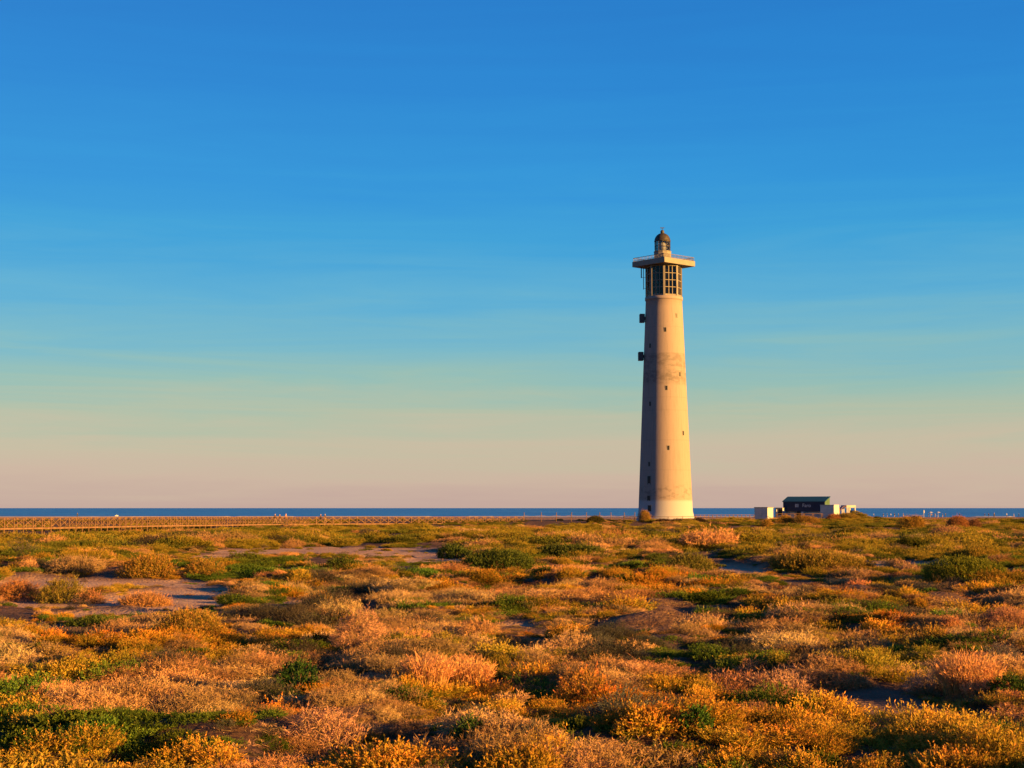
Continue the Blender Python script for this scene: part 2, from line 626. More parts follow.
ground = build_ground()
me = bpy.data.meshes.new('sea')
me.from_pydata([(-40000, 640, -1.6), (40000, 640, -1.6), (40000, 60000, -1.6), (-40000, 60000, -1.6)], [], [(0, 1, 2, 3)])
sea = tag(link('sea', me, M['sea']), kind='structure')
# breaking surf along the shore
def surf():
    vs_, fs = [], []
    xs = np.linspace(-330, 330, 240)
    y0 = 742 + 10 * (fbm(xs / 40, xs * 0, 51) - 0.5)
    w = np.clip((fbm(xs / 26, xs * 0 + 3, 53) - 0.42) * 40, 0.0, 9)
    for i in range(len(xs)):
        vs_ += [(xs[i], y0[i] - w[i], -1.59), (xs[i], y0[i], -1.30 - (0 if w[i] > 0.5 else 0.3)), (xs[i], y0[i] + w[i] * 0.6, -1.59)]
    for i in range(len(xs) - 1):
        if w[i] > 0.3 or w[i + 1] > 0.3:
            a = 3 * i
            fs += [(a, a + 3, a + 4, a + 1), (a + 1, a + 4, a + 5, a + 2)]
    me = bpy.data.meshes.new('surf')
    me.from_pydata(vs_, [], fs)
    return tag(link('surf', me, M['foam']), 'thin broken line of white surf along the far shore', 'surf', kind='stuff')


surf()


# ------------------------------------------------------------------ lighthouse
TX, TY = 30.75, 309.0


def build_lighthouse():
    root = empty('lighthouse', (TX, TY, 0))
    tag(root, 'tall tapering cream lighthouse with square gallery and glazed octagonal room on top', 'lighthouse')
    z_top = 45.0

    def rad_at(z):
        return 5.50 - (5.50 - 3.64) * z / 45.1
    prof = [(5.95, -0.3), (5.95, 0.25), (5.75, 0.5), (5.56, 1.3)]
    prof += [(rad_at(z), z) for z in np.linspace(2.0, 44.3, 30)]
    prof += [(rad_at(44.3) + 0.14, 44.45), (rad_at(44.3) + 0.14, 45.05)]
    shaft = MB().lathe(prof, 96).mesh('shaft')
    shaft.polygons.foreach_set('use_smooth', [abs(p.normal.z) < 0.6 for p in shaft.polygons])
    link('shaft', shaft, M['tower'], root)

    # windows: frame + dark pane set in it, turned to the wall
    def window(px, py, w, h, name='window'):
        off = (px - 665.0) / 4.97
        z = zpx(py, TY - 4)
        r = rad_at(z)
        off -= (2.0 - 0.8 * z / 40) / 4.97
        a = math.asin(max(-0.98, min(0.98, off / r)))
        n = Vector((math.sin(a), -math.cos(a), 0))
        mw = Matrix.Translation(n * (r - 0.012) + Vector((0, 0, z))) @ Matrix.Rotation(a, 4, 'Z')
        fr = MB()
        t = 0.05
        for bx in ((-w / 2 - t, -w / 2, -h / 2 - t, h / 2 + t), (w / 2, w / 2 + t, -h / 2 - t, h / 2 + t), (-w / 2, w / 2, h / 2, h / 2 + t), (-w / 2, w / 2, -h / 2 - t, -h / 2)):
            fr.box(bx[0], bx[1], -0.035, 0.1, bx[2], bx[3], mw)
        f = fr.build(name, M['slab'], root)
        MB().box(-w / 2, w / 2, -0.028, 0.08, -h / 2, h / 2, mw).build('pane', M['dark_in'], f)

    for px, py in ((665.3, 329.5), (666, 388), (667.5, 448), (677, 315), (680, 374), (683, 433), (651, 345), (650.5, 403.5), (649.2, 464)):
        window(px, py, 0.42, 0.85)
    window(649, 481, 0.75, 1.95)
    window(648.6, 498.2, 0.75, 0.95)
    window(649.2, 509.5, 0.75, 1.6, 'door')

    # dark sound-signal boxes bolted on the shaded side
    for py in (318.5, 356.5):
        z = zpx(py, TY)
        r = rad_at(z)
        b = MB().box(-r - 1.15, -r - 0.1, -0.7, 0.7, z - 0.85, z + 0.9).bevel(0.08)
        o = b.build('signal_box', M['dark_metal'], root)
        MB().box(-r - 0.12, -r + 0.15, -0.3, 0.3, z - 0.3, z + 0.3).build('bracket', M['dark_metal'], o)

    # glazed octagon, a corner towards the camera
    rot = -math.pi / 2 - R_(4)
    Z0, Z1 = 45.06, 51.33
    Ro = 3.58
    vts = [Vector((Ro * math.cos(rot + i * math.pi / 4), Ro * math.sin(rot + i * math.pi / 4), 0)) for i in range(8)]
    MB().lathe([(1.15, Z0), (1.15, Z1)], 16).build('stair_core', M['slab'], root)
    for i in range(8):
        v = vts[i]
        m = Matrix.Translation(v) @ Matrix.Rotation(math.atan2(v.y, v.x), 4, 'Z')
        MB().box(-0.22, 0.12, -0.2, 0.2, Z0, Z1, m).build('corner_post', M['slab'], root)
    for i in range(8):
        a, b = vts[i], vts[(i + 1) % 8]
        d = (b - a).normalized()
        Lf = (b - a).length
        nrm = Vector((d.y, -d.x, 0))
        ma = Matrix(((d.x, nrm.x, 0, a.x), (d.y, nrm.y, 0, a.y), (0, 0, 1, 0), (0, 0, 0, 1)))
        x0, x1 = 0.2, Lf - 0.2
        fr = MB()
        cols, rows = 3, 4
        zb, zt = Z0 + 0.35, Z1 - 0.25
        fr.box(x0, x1, -0.09, 0.07, Z0, zb, ma)
        fr.box(x0, x1, -0.09, 0.07, zt, Z1, ma)
        cw = (x1 - x0) / cols
        ch = (zt - zb) / rows
        for k in range(1, cols):
            fr.box(x0 + k * cw - 0.065, x0 + k * cw + 0.065, -0.08, 0.06, zb, zt, ma)
        for k in range(1, rows):
            fr.box(x0, x1, -0.075, 0.055, zb + k * ch - 0.06, zb + k * ch + 0.06, ma)
        fo = fr.build('window_grid', M['frame'], root)
        for c in range(cols):
            for r in range(rows):
                MB().box(x0 + c * cw + 0.065, x0 + (c + 1) * cw - 0.065, -0.03, -0.015, zb + r * ch + 0.06, zb + (r + 1) * ch - 0.06, ma).build('pane', M['glass'], fo)
    # gallery slab
    hs = 4.5
    mr = Matrix.Rotation(rot + math.pi / 4, 4, 'Z')
    MB().box(-hs, hs, -hs, hs, 51.34, 52.42, mr).bevel(0.04).build('gallery_slab', M['slab'], root)
    # railing
    rl = MB()
    q = hs - 0.18
    for s in range(4):
        ms = mr @ Matrix.Rotation(s * math.pi / 2, 4, 'Z')
        rl.box(-q, q, q - 0.04, q + 0.04, 53.12, 53.20, ms)
        rl.box(-q, q, q - 0.03, q + 0.03, 52.56, 52.62, ms)
    ro = rl.build('gallery_railing', M['rail_white'], root)
    bar = MB().box(-0.035, 0.035, -0.035, 0.035, 52.42, 53.13).mesh('baluster')
    for s in range(4):
        for k in range(22):
            p = mr @ Matrix.Rotation(s * math.pi / 2, 4, 'Z') @ Vector((-q + 2 * q * k / 22, q, 0))
            o = link('baluster', bar, M['rail_white'], ro)
            o.location = p
            o.rotation_euler = (0, 0, rot + math.pi / 4)
    # lantern base drum, lantern, dome, finial
    ox = -0.2
    MB().lathe([(1.72, 52.4), (1.72, 54.3), (1.80, 54.34), (1.80, 54.45)], 12, ox, 0, rot).build('lantern_drum', M['slab'], root)
    MB().box(ox - 0.7, ox + 0.25, -1.95, -1.2, 52.41, 53.9, Matrix.Rotation(R_(20), 4, 'Z')).build('hatch_housing', M['slab'], root)
    lf = MB()
    n = 12
    for i in range(n):
        a = rot + 2 * math.pi * i / n
        p = Vector((ox + 1.56 * math.cos(a), 1.56 * math.sin(a), 0))
        lf.beam(p + Vector((0, 0, 54.45)), p + Vector((0, 0, 56.55)), 0.09, 0.09)
    for z in (54.5, 55.5, 56.5):
        for i in range(n):
            a, b = rot + 2 * math.pi * i / n, rot + 2 * math.pi * (i + 1) / n
            lf.beam((ox + 1.56 * math.cos(a), 1.56 * math.sin(a), z), (ox + 1.56 * math.cos(b), 1.56 * math.sin(b), z), 0.07, 0.09)
    fo = lf.build('lantern_frame', M['bronze'], root)
    for i in range(n):
        a, b = rot + 2 * math.pi * i / n, rot + 2 * math.pi * (i + 1) / n
        for z0, z1 in ((54.56, 55.45), (55.55, 56.44)):
            g = MB()
            rr = 1.54
            pa, pb = (ox + rr * math.cos(a), rr * math.sin(a)), (ox + rr * math.cos(b), rr * math.sin(b))
            qa, qb = (ox + (rr - .02) * math.cos(a), (rr - .02) * math.sin(a)), (ox + (rr - .02) * math.cos(b), (rr - .02) * math.sin(b))
            g.poly([(*pa, z0), (*pb, z0), (*qb, z0), (*qa, z0)], [(*pa, z1), (*pb, z1), (*qb, z1), (*qa, z1)])
            g.build('lantern_pane', M['lantern_glass'], fo)
    MB().lathe([(0.35, 54.46), (0.6, 54.75), (0.85, 55.2), (0.88, 55.7), (0.6, 56.2), (0.3, 56.35)], 20, ox, 0).build('lens', M['cream'], root, True)
    dome = [(1.68, 56.55), (1.68, 56.64)] + [(1.62 * math.cos(t), 56.64 + 1.62 * math.sin(t)) for t in np.linspace(0.05, 1.35, 9)]
    MB().lathe(dome, 24, ox, 0, rot).build('dome', M['bronze'], root, True)
    MB().lathe([(0.34, 58.18), (0.38, 58.35), (0.40, 58.6), (0.30, 58.8), (0.12, 58.9), (0.05, 58.95), (0.04, 59.35)], 16, ox, 0).build('finial', M['dark_metal'], root, True)
    MB().box(ox - 0.42, ox + 0.42, -0.02, 0.02, 59.25, 59.42).box(ox - 0.03, ox + 0.03, -0.3, 0.3, 59.1, 59.16).build('weather_vane', M['dark_metal'], root)
    # aerials under the gallery
    def aerial(px, y0, y1, w, mat, nm):
        x = (px - 664.2) / 4.97
        z1, z0 = zpx(y0, TY), zpx(y1, TY)
        MB().box(x - w / 2, x + w / 2, -0.08, 0.08, z0, z1).beam((x, 0, z1 - 0.05), (x, 0, max(z1, 51.33)), 0.05, 0.05).build(nm, mat, root)
    aerial(641.7, 267.5, 278, 0.20, M['dark_metal'], 'aerial')
    aerial(643.9, 267.5, 289.5, 0.13, M['dark_metal'], 'aerial')
    aerial(681.6, 269, 279, 0.24, M['white_paint'], 'aerial')
    MB().beam((-4.5, 0, zpx(277.5, TY)), (-3.6, 0, zpx(277.5, TY)), 0.06, 0.06).beam((-4.1, 0, zpx(288.5, TY)), (-3.5, 0, zpx(288.5, TY)), 0.06, 0.06).build('aerial_arm', M['dark_metal'], root)
    return root


build_lighthouse()


# low rail round the foot of the lighthouse
def foot_rail():
    r = empty('foot_rail', (TX, TY, 0))
    tag(r, 'low thin railing curving in front of the lighthouse foot', 'railing')
    pts = []
    for a in np.linspace(-80, 75, 9):
        x, y = 8.6 * math.sin(R_(a)), -8.6 * math.cos(R_(a))
        pts.append(Vector((x, y, terr(TX + x, TY + y))))
    pm = MB().box(-0.045, 0.045, -0.045, 0.045, -0.2, 1.0).mesh('post')
    for p in pts:
        o = link('post', pm, M['wood'], r)
        o.location = p
    for a, b in zip(pts, pts[1:]):
        MB().beam(a + Vector((0, 0, 0.92)), b + Vector((0, 0, 0.92)), 0.07, 0.08).beam(a + Vector((0, 0, 0.45)), b + Vector((0, 0, 0.45)), 0.05, 0.07).build('rail', M['wood'], r)


foot_rail()


# ------------------------------------------------------------------ boardwalk
def build_boardwalk(name, path, label, bay=1.8, width=2.2, rail_h=1.15, brace=True, under=True):
    root = empty(name, (path[0][0], path[0][1], 0))
    tag(root, label, 'boardwalk')
    o0 = Vector(root.location)
    P = [Vector(p) for p in path]
    seg = [(b - a).length for a, b in zip(P, P[1:])]
    tot = sum(seg)

    def pt(s):
        for a, b, L in zip(P, P[1:], seg):
            if s <= L: return a + (b - a) * (s / L)
            s -= L
        return P[-1]
    nb = int(tot / bay)
    nodes = [pt(tot * i / nb) for i in range(nb + 1)]
    dk = MB()
    post_m = MB().box(-0.06, 0.06, -0.06, 0.06, -1.3, rail_h).bevel(0.012).mesh('post')
    for i in range(nb):
        a, b = nodes[i] - o0, nodes[i + 1] - o0
        d = (b - a); d.z = 0; d.normalize()
        n = Vector((-d.y, d.x, 0))
        # deck planks across
        k = 6
        for j in range(k):
            p = a + (b - a) * ((j + 0.06) / k)
            q = a + (b - a) * ((j + 0.94) / k)
            dk.poly([p - n * width / 2 - Vector((0, 0, .05)), q - n * width / 2 - Vector((0, 0, .05)), q + n * width / 2 - Vector((0, 0, .05)), p + n * width / 2 - Vector((0, 0, .05))],
                    [p - n * width / 2, q - n * width / 2, q + n * width / 2, p + n * width / 2])
    tag(dk.build('deck_planks', M['wood'], root), kind='stuff')
    for sgn in (-1, 1):
        for i in range(nb + 1):
            a = nodes[i] - o0
            b = nodes[min(i + 1, nb)] - o0
            d = (nodes[min(i + 1, nb)] - nodes[max(0, i - 1)]); d.z = 0; d.normalize()
            n = Vector((-d.y, d.x, 0)) * (sgn * (width / 2 + 0.07))
            o = link('post', post_m, M['wood'], root)
            o.location = a + n
            o.rotation_euler = (0, 0, math.atan2(d.y, d.x))
            if i < nb:
                r = MB()
                r.beam(a + n + Vector((0, 0, rail_h + 0.03)), b + n + Vector((0, 0, rail_h + 0.03)), 0.14, 0.06)
                r.build('top_rail', M['wood'], root)
                r = MB()
                r.beam(a + n * 1.06 + Vector((0, 0, -0.10)), b + n * 1.06 + Vector((0, 0, -0.10)), 0.06, 0.2)
                r.build('edge_beam', M['wood'], root)
                if brace:
                    r = MB()
                    e = (b - a).normalized() * 0.06
                    r.beam(a + n + e + Vector((0, 0, 0.12)), b + n - e + Vector((0, 0, rail_h - 0.08)), 0.05, 0.065)
                    r.beam(a + n * 0.95 + e + Vector((0, 0, rail_h - 0.08)), b + n * 0.95 - e + Vector((0, 0, 0.12)), 0.05, 0.065)
                    r.build('cross_brace', M['wood'], root)
    return root


def bw(px, py_deck, Y):
    return tuple(at_depth(px, py_deck, Y))


build_boardwalk('boardwalk', [bw(-45, 528.6, 176), bw(60, 527.0, 194), bw(150, 525.3, 220), bw(300, 523.6, 268), bw(420, 523.2, 286), bw(520, 522.6, 297)],
                'long raised timber boardwalk with crossed railings running from left towards the lighthouse', bay=1.75)
build_boardwalk('boardwalk', [bw(694, 520.6, 322), bw(752, 520.4, 325)],
                'short timber boardwalk between lighthouse foot and white hut', bay=1.75, brace=False)
build_boardwalk('boardwalk', [bw(777, 519.4, 322), bw(822, 519.2, 322)],
                'timber terrace walk with rails in front of the navy kiosk', bay=1.75, brace=False, width=1.4)


def rope_fence():
    r = empty('rope_fence', tuple(at_depth(530, 523, 293)))
    r.location.z = 0
    tag(r, 'thin post and rope fence between long boardwalk and lighthouse', 'fence')
    o0 = r.location
    pts = []
    for px, Y in ((524, 298), (541, 299), (556, 300), (571, 301), (586, 302), (599, 302), (611, 303), (624, 303), (634, 303)):
        x = (px - 512) / F * Y
        pts.append(Vector((x, Y, terr(x, Y))) - o0)
    pm = MB().lathe([(0.07, -0.3), (0.065, 1.75), (0.03, 1.8)], 8).mesh('post')
    for i, p in enumerate(pts):
        o = link('post', pm, M['wood'], r)
        o.location = p
        o.rotation_euler = (0, R_(random.uniform(-3, 3)), 0)
    for a, b in zip(pts, pts[1:]):
        s = MB()
        prev = a + Vector((0, 0, 1.2))
        for k in range(1, 7):
            t = k / 6
            q = a.lerp(b, t) + Vector((0, 0, 1.2 - 0.8 * t * (1 - t)))
            s.beam(prev, q, 0.05, 0.05)
            prev = q
        s.build('rope', M['wood'], r)


rope_fence()


# ------------------------------------------------------------------ beach kiosk, hut, terrace
ROT = R_(-33)        # fronts turned a little to the left, so that only the right ends take the sun
KY = 330.0
S = F / KY


def build_kiosk():
    p = at_depth(783.5, 518, KY)
    root = empty('beach_kiosk', (p.x, p.y, 0.05), ROT)
    tag(root, 'navy beach kiosk with teal sloping roof and pale lettering on its front board', 'kiosk')
    W, D = 9.4, 2.7
    zf, ze, zr = 1.80, 3.85, 4.9
    MB().box(0.3, W - 0.3, 0.35, D, 0, zf + 0.02).build('counter_wall', M['cream'], root)
    fb = MB().box(0, W, -0.12, 0.0, zf, ze).bevel(0.02).build('front_board', M['navy'], root)
    MB().box(0, 0.12, 0.003, D, 0.0, ze - 0.02).build('left_end', M['navy'], root)
    # roof: one slope up to the back
    rf = MB().poly([(-0.15, -0.3, ze), (W + 0.15, -0.3, ze), (W + 0.15, D + 0.1, zr), (-0.15, D + 0.1, zr)],
                   [(-0.15, -0.3, ze + 0.1), (W + 0.15, -0.3, ze + 0.1), (W + 0.15, D + 0.1, zr + 0.1), (-0.15, D + 0.1, zr + 0.1)]).build('roof', M['teal'], root)
    rib = MB()
    for i in range(18):
        x = -0.1 + i * (W + 0.1) / 17
        rib.beam((x, -0.28, ze + 0.12), (x, D + 0.08, zr + 0.12), 0.05, 0.05)
    rib.build('roof_ribs', M['teal'], rf)
    MB().poly([(W, 0.0, ze - 1.0), (W, D, ze - 1.0), (W, D, zr), (W, 0.0, ze)], [(W - .1, 0.0, ze - 1.0), (W - .1, D, ze - 1.0), (W - .1, D, zr), (W - .1, 0.0, ze)]).build('gable', M['green_paint'], root)
    MB().box(W - 0.09, W - 0.01, 0.0, D, 0, ze - 1.01).build('right_end', M['navy'], root)
    MB().box(2.9, 4.0, 0.29, 0.345, 0.0, zf).build('doorway', M['dark_in'], root)
    MB().box(4.2, 4.75, -0.5, 0.05, 0.0, zf - 0.02).build('menu_stand', M['white_paint'], root)
    for x in (0.05, 2.8, W - 0.15):
        MB().box(x, x + 0.1, -0.1, 0.0, 0, zf - 0.01).build('post', M['navy'], root)
    # lettering and square mark on the board
    cu = bpy.data.curves.new('lettering', 'FONT')
    cu.body = 'Faro'
    cu.size = 1.05
    cu.extrude = 0.01
    tmp = bpy.data.objects.new('tmp', cu)
    COL.objects.link(tmp)
    bpy.context.view_layer.update()
    me = bpy.data.meshes.new_from_object(tmp)
    bpy.data.objects.remove(tmp)
    lt = link('lettering', me, M['sign'], fb)
    lt.rotation_euler = (math.pi / 2, 0, 0)
    lt.location = (4.35, -0.132, 2.75)
    e = MB()
    for i in range(3):
        for j in range(3):
            e.box(2.75 + i * 0.27, 2.75 + i * 0.27 + 0.2, -0.14, -0.121, 2.75 + j * 0.24, 2.75 + j * 0.24 + 0.17)
    e.build('emblem', M['sign'], fb)
    return root


build_kiosk()


def build_hut():
    p = at_depth(754.5, 520, 326)
    root = empty('service_hut', (p.x, p.y, -0.05), ROT)
    tag(root, 'small white flat-roofed hut left of the navy kiosk', 'hut')
    W, D, Hh = 3.0, 2.9, 2.7
    MB().box(0, W, 0, D, 0, Hh).bevel(0.03).build('wall', M['cream'], root)
    MB().box(-0.08, W + 0.08, -0.08, D + 0.08, Hh + 0.002, Hh + 0.14).build('roof', M['slab'], root)
    d = MB().box(1.0, 1.7, -0.05, -0.004, 0.05, 1.95).build('door', M['white_paint'], root)
    MB().box(1.6, 1.65, -0.09, -0.051, 0.95, 1.05).build('handle', M['dark_metal'], d)
    return root


build_hut()


def build_booth():
    p = at_depth(775.2, 518, 329)
    root = empty('serving_booth', (p.x, p.y, 0), ROT)
    tag(root, 'narrow booth with dark hatch squeezed between white hut and navy kiosk', 'booth')
    MB().box(0, 1.6, 0.3, 2.0, 0, 2.55).build('wall', M['cream'], root)
    MB().box(0.55, 1.5, 0.24, 0.296, 1.1, 2.3).build('hatch', M['dark_in'], root)
    MB().box(0.05, 0.35, -0.1, 0.2, 0, 2.3).build('post', M['white_paint'], root)
    MB().box(-0.1, 1.7, -0.2, 2.1, 2.553, 2.68).build('roof', M['slab'], root)


build_booth()


def build_annex():
    p = at_depth(820.3, 517, 323.5)
    root = empty('white_annex', (p.x, p.y, 0), ROT)
    tag(root, 'white flat block joined to the right end of the navy kiosk', 'annex')
    W, D = 3.05, 2.7
    MB().box(0.0, W, 0.0, D, 0, 3.15).bevel(0.03).build('wall', M['cream'], root)
    MB().box(-0.02, W + 0.06, -0.06, D + 0.06, 3.153, 3.27).build('roof', M['white_paint'], root)
    return root


build_annex()


def build_terrace():
    p = at_depth(838.5, 515, 331)
    root = empty('terrace_frame', (p.x, p.y, 0.0), R_(10))
    tag(root, 'open white terrace frame with square bays right of the white annex', 'terrace')
    W, D = 3.9, 3.0
    z0, z1 = 1.15, 3.2
    MB().box(-0.1, W + 0.25, -0.15, D, 0.6, z0).build('plinth', M['white_paint'], root)
    for x in (0.0, 1.85, 2.25, W - 0.22):
        MB().box(x, x + 0.2, -0.1, 0.1, z0, z1 - 0.5).build('post', M['white_paint'], root)
        MB().box(x, x + 0.2, D - 0.3, D - 0.1, z0, z1 - 0.5).build('post', M['white_paint'], root)
    MB().box(1.8, W, -0.14, D, z1 - 0.497, z1).build('canopy', M['white_paint'], root)
    # dark curved awning arch over the first bay
    ar = MB()
    prev = None
    for k in range(13):
        t = math.pi * (0.02 + 0.5 * k / 12)
        q = (1.75 - 1.6 * math.cos(t), z0 + 1.95 * math.sin(t))
        if prev:
            ar.poly([(prev[0], -0.1, prev[1]), (q[0], -0.1, q[1]), (q[0], -0.1, q[1] - 0.26), (prev[0] + 0.22, -0.1, prev[1] - 0.1)],
                    [(prev[0], 1.2, prev[1]), (q[0], 1.2, q[1]), (q[0], 1.2, q[1] - 0.26), (prev[0] + 0.22, 1.2, prev[1] - 0.1)])
        prev = q
    ar.build('arched_awning', M['purple'], root)
    MB().box(2.47, W - 0.24, 0.02, 0.05, z0 + 0.003, z0 + 0.95).build('windbreak', M['glass'], root)
    return root


build_terrace()


# ------------------------------------------------------------------ people
def cloth_mat(name, top, legs, skin=(0.42, 0.24, 0.16), hair=(0.03, 0.02, 0.015)):
    m, n, l, p = new_mat(name)
    tcn = n.new('ShaderNodeTexCoord')
    s = n.new('ShaderNodeSeparateXYZ')
    l.new(tcn.outputs['Object'], s.inputs[0])
    r = n.new('ShaderNodeValToRGB')
    r.color_ramp.interpolation = 'CONSTANT'
    e = r.color_ramp.elements
    e[0].position = 0; e[0].color = (0.05, 0.04, 0.035, 1)
    e[1].position = 0.05; e[1].color = (*legs, 1)
    for pos, c in ((0.52, top), (0.835, skin), (0.95, hair)):
        q = e.new(pos); q.color = (*c, 1)
    mr = n.new('ShaderNodeMath'); mr.operation = 'DIVIDE'; mr.inputs[1].default_value = 1.75
    l.new(s.outputs['Z'], mr.inputs[0])
    l.new(mr.outputs[0], r.inputs[0])
    l.new(r.outputs[0], p.inputs['Base Color'])
    p.inputs['Roughness'].default_value = 0.85
    return m


def person_mesh(stride=0.18, arm=0.12, seed=0):
    s = stride
    V = [(0, 0, .95), (0, 0, 1.12), (0, 0, 1.38), (0, 0, 1.50), (0, .01, 1.58), (0, .01, 1.68),
         (.10, 0, .90), (.11, -s * .6, .50), (.11, -s, .08), (.11, -s - .15, .04),
         (-.10, 0, .90), (-.11, s * .4, .50), (-.11, s, .10), (-.11, s - .13, .04),
         (.19, 0, 1.40), (.24, arm * .5, 1.13), (.25, -arm * .6, .90), (.25, -arm * .8, .80),
         (-.19, 0, 1.40), (-.24, -arm * .5, 1.13), (-.25, -arm * 1.4, .92), (-.25, -arm * 1.6, .82)]
    E = [(0, 1), (1, 2), (2, 3), (3, 4), (4, 5), (0, 6), (6, 7), (7, 8), (8, 9), (0, 10), (10, 11), (11, 12), (12, 13),
         (2, 14), (14, 15), (15, 16), (16, 17), (2, 18), (18, 19), (19, 20), (20, 21)]
    Rr = [.14, .125, .14, .055, .09, .085, .085, .06, .045, .04, .085, .06, .045, .04, .06, .045, .038, .03, .06, .045, .038, .03]
    me = bpy.data.meshes.new('person')
    me.from_pydata(V, E, [])
    o = bpy.data.objects.new('tmp', me)
    COL.objects.link(o)
    md = o.modifiers.new('skin', 'SKIN')
    for i, r in enumerate(Rr):
        me.skin_vertices[0].data[i].radius = (r, r)
    me.skin_vertices[0].data[0].use_root = True
    md.use_smooth_shade = True
    sb = o.modifiers.new('sub', 'SUBSURF')
    sb.levels = sb.render_levels = 1
    dg = bpy.context.evaluated_depsgraph_get()
    out = bpy.data.meshes.new_from_object(o.evaluated_get(dg))
    bpy.data.objects.remove(o)
    return out


pm_walk = person_mesh(0.22, 0.15)
pm_stand = person_mesh(0.04, 0.05)


def person(loc, rz, mesh, top, legs, label, group=None, h=1.0):
    me = mesh.copy()
    me.materials.clear()
    o = link('person', me, cloth_mat('clothes', top, legs))
    o.location = loc
    o.rotation_euler = (0, 0, rz)
    o.scale = (h, h, h)
    tag(o, label, 'person', group)
    return o


def walk_deck(px):      # deck point of the long boardwalk under a picture column
    pts = [(150, 525.3, 220), (300, 523.6, 268), (420, 523.2, 286)]
    for a, b in zip(pts, pts[1:]):
        if a[0] <= px <= b[0]:
            pa, pb = at_depth(*a), at_depth(*b)
            for k in range(400):
                q = pa.lerp(pb, k / 399)
                if 512 + F * q.x / q.y >= px: return q
    return at_depth(px, 523.4, 276)


person(walk_deck(276), R_(60), pm_walk, (0.030, 0.012, 0.014), (0.22, 0.15, 0.11), 'person in dark top walking on the boardwalk, leftmost of five', h=1.0)
person(walk_deck(280.5), R_(60), pm_walk, (0.045, 0.018, 0.014), (0.20, 0.14, 0.10), 'person in brown top close beside the leftmost walker on the boardwalk', h=0.95)
person(walk_deck(286.5), R_(240), pm_walk, (0.22, 0.10, 0.11), (0.03, 0.03, 0.05), 'person in pale pink top walking on the boardwalk, third from left', h=1.03)
person(walk_deck(325.5), R_(60), pm_walk, (0.012, 0.012, 0.035), (0.24, 0.16, 0.12), 'person in navy top and pale trousers, rightmost walker on the boardwalk', h=1.0)
person(walk_deck(321.3), R_(60), pm_walk, (0.02, 0.012, 0.02), (0.02, 0.015, 0.02), 'person all in dark just left of the rightmost boardwalk walker', h=0.98)
BEACH = 'people on the beach right of the kiosk'
rb = random.Random(8)
spots = [872.5, 882, 886, 889.5, 893, 897, 902, 927, 930, 933.5, 936.5, 941, 944, 958, 983, 987, 1005, 1012, 1017]
ORD = 'first second third fourth fifth sixth seventh eighth ninth tenth eleventh twelfth thirteenth fourteenth fifteenth sixteenth seventeenth eighteenth nineteenth'.split()
for i, px in enumerate(spots):
    Y = rb.uniform(630, 712)
    x = (px - 512) / F * Y
    dark = rb.random() < 0.6
    top = rb.choice([(0.03, 0.03, 0.05), (0.05, 0.03, 0.03), (0.4, 0.1, 0.08), (0.06, 0.1, 0.2)]) if dark else rb.choice([(0.35, 0.34, 0.32), (0.28, 0.16, 0.11)])
    lab = 'tiny figure on the far beach, %s in line right of the sandy mound' % ORD[i]
    person((x, Y, terr(x, Y) - 0.01), rb.uniform(0, 6.2), pm_stand if rb.random() < .5 else pm_walk, top, rb.choice([(0.05, 0.05, 0.07), (0.4, 0.25, 0.18), (0.2, 0.2, 0.25)]), lab,
           BEACH, rb.uniform(0.92, 1.08))
Y = 430.0
x = (992.5 - 512) / F * Y
person((x, Y, terr(x, Y) - 0.01), 0.5, pm_walk, (0.03, 0.02, 0.03), (0.04, 0.03, 0.04), 'person in dark clothes, nearest and largest figure on the beach at far right')
Y = 600.0
x = (79 - 512) / F * Y
person((x, Y, terr(x, Y) - 0.01), 0.5, pm_stand, (0.02, 0.02, 0.03), (0.03, 0.03, 0.05), 'lone dark figure on the shore above the left stretch of boardwalk', h=1.1)


def flag_mast(px, Y, h):
    x = (px - 512) / F * Y
    r = empty('beach_flag', (x, Y, terr(x, Y)))
    tag(r, 'white flag on a slim mast on the beach behind the round bush', 'flag')
    MB().lathe([(0.09, -0.1), (0.06, h)], 8).build('mast', M['white_paint'], r)
    MB().box(0.06, 0.35, -0.02, 0.02, h - 1.2, h - 0.1).build('flag', M['white_paint'], r)


flag_mast(922.3, 600, 3.0)


def parasol(px, Y, label):
    x = (px - 512) / F * Y
    r = empty('parasol', (x, Y, terr(x, Y)))
    tag(r, label, 'parasol', 'beach parasols')
    MB().lathe([(0.04, -0.1), (0.04, 2.3)], 8).build('pole', M['white_paint'], r)
    MB().lathe([(1.0, 1.9), (0.55, 2.15), (0.1, 2.3)], 10).build('canopy', M['cream'], r)


parasol(929, 600, 'pale beach parasol just right of the white flag')
parasol(936.5, 610, 'pale beach parasol farther right from the white flag')


def boat(px, Y):
    x = (px - 512) / F * Y
    r = empty('motor_boat', (x, Y, -1.6), R_(20))
    tag(r, 'small white boat near the shore above the left boardwalk', 'boat')
    r.scale = (.32, .32, .4)
    L, W = 5.6, 1.9
    st, dkk = [], []
    for t in np.linspace(-1, 1, 13):
        w = W / 2 * (1 - max(0, t) ** 2.2)
        st.append((t * L / 2, w, 1.0 + 0.25 * max(0, t)))
    hull_t = st + [(a, -b, c) for a, b, c in st[::-1][1:]]
    hull_b = [(a * 0.88, b * 0.55, -0.2) for a, b, c in hull_t]
    MB().poly(hull_b, hull_t).build('hull', M['white_paint'], r)
    MB().box(-0.8, 0.9, -0.6, 0.6, 1.0, 1.75).bevel(0.15).build('cabin', M['white_paint'], r)
    MB().box(0.905, 0.93, -0.5, 0.5, 1.2, 1.6).build('windscreen', M['glass'], r)


boat(118, 790)


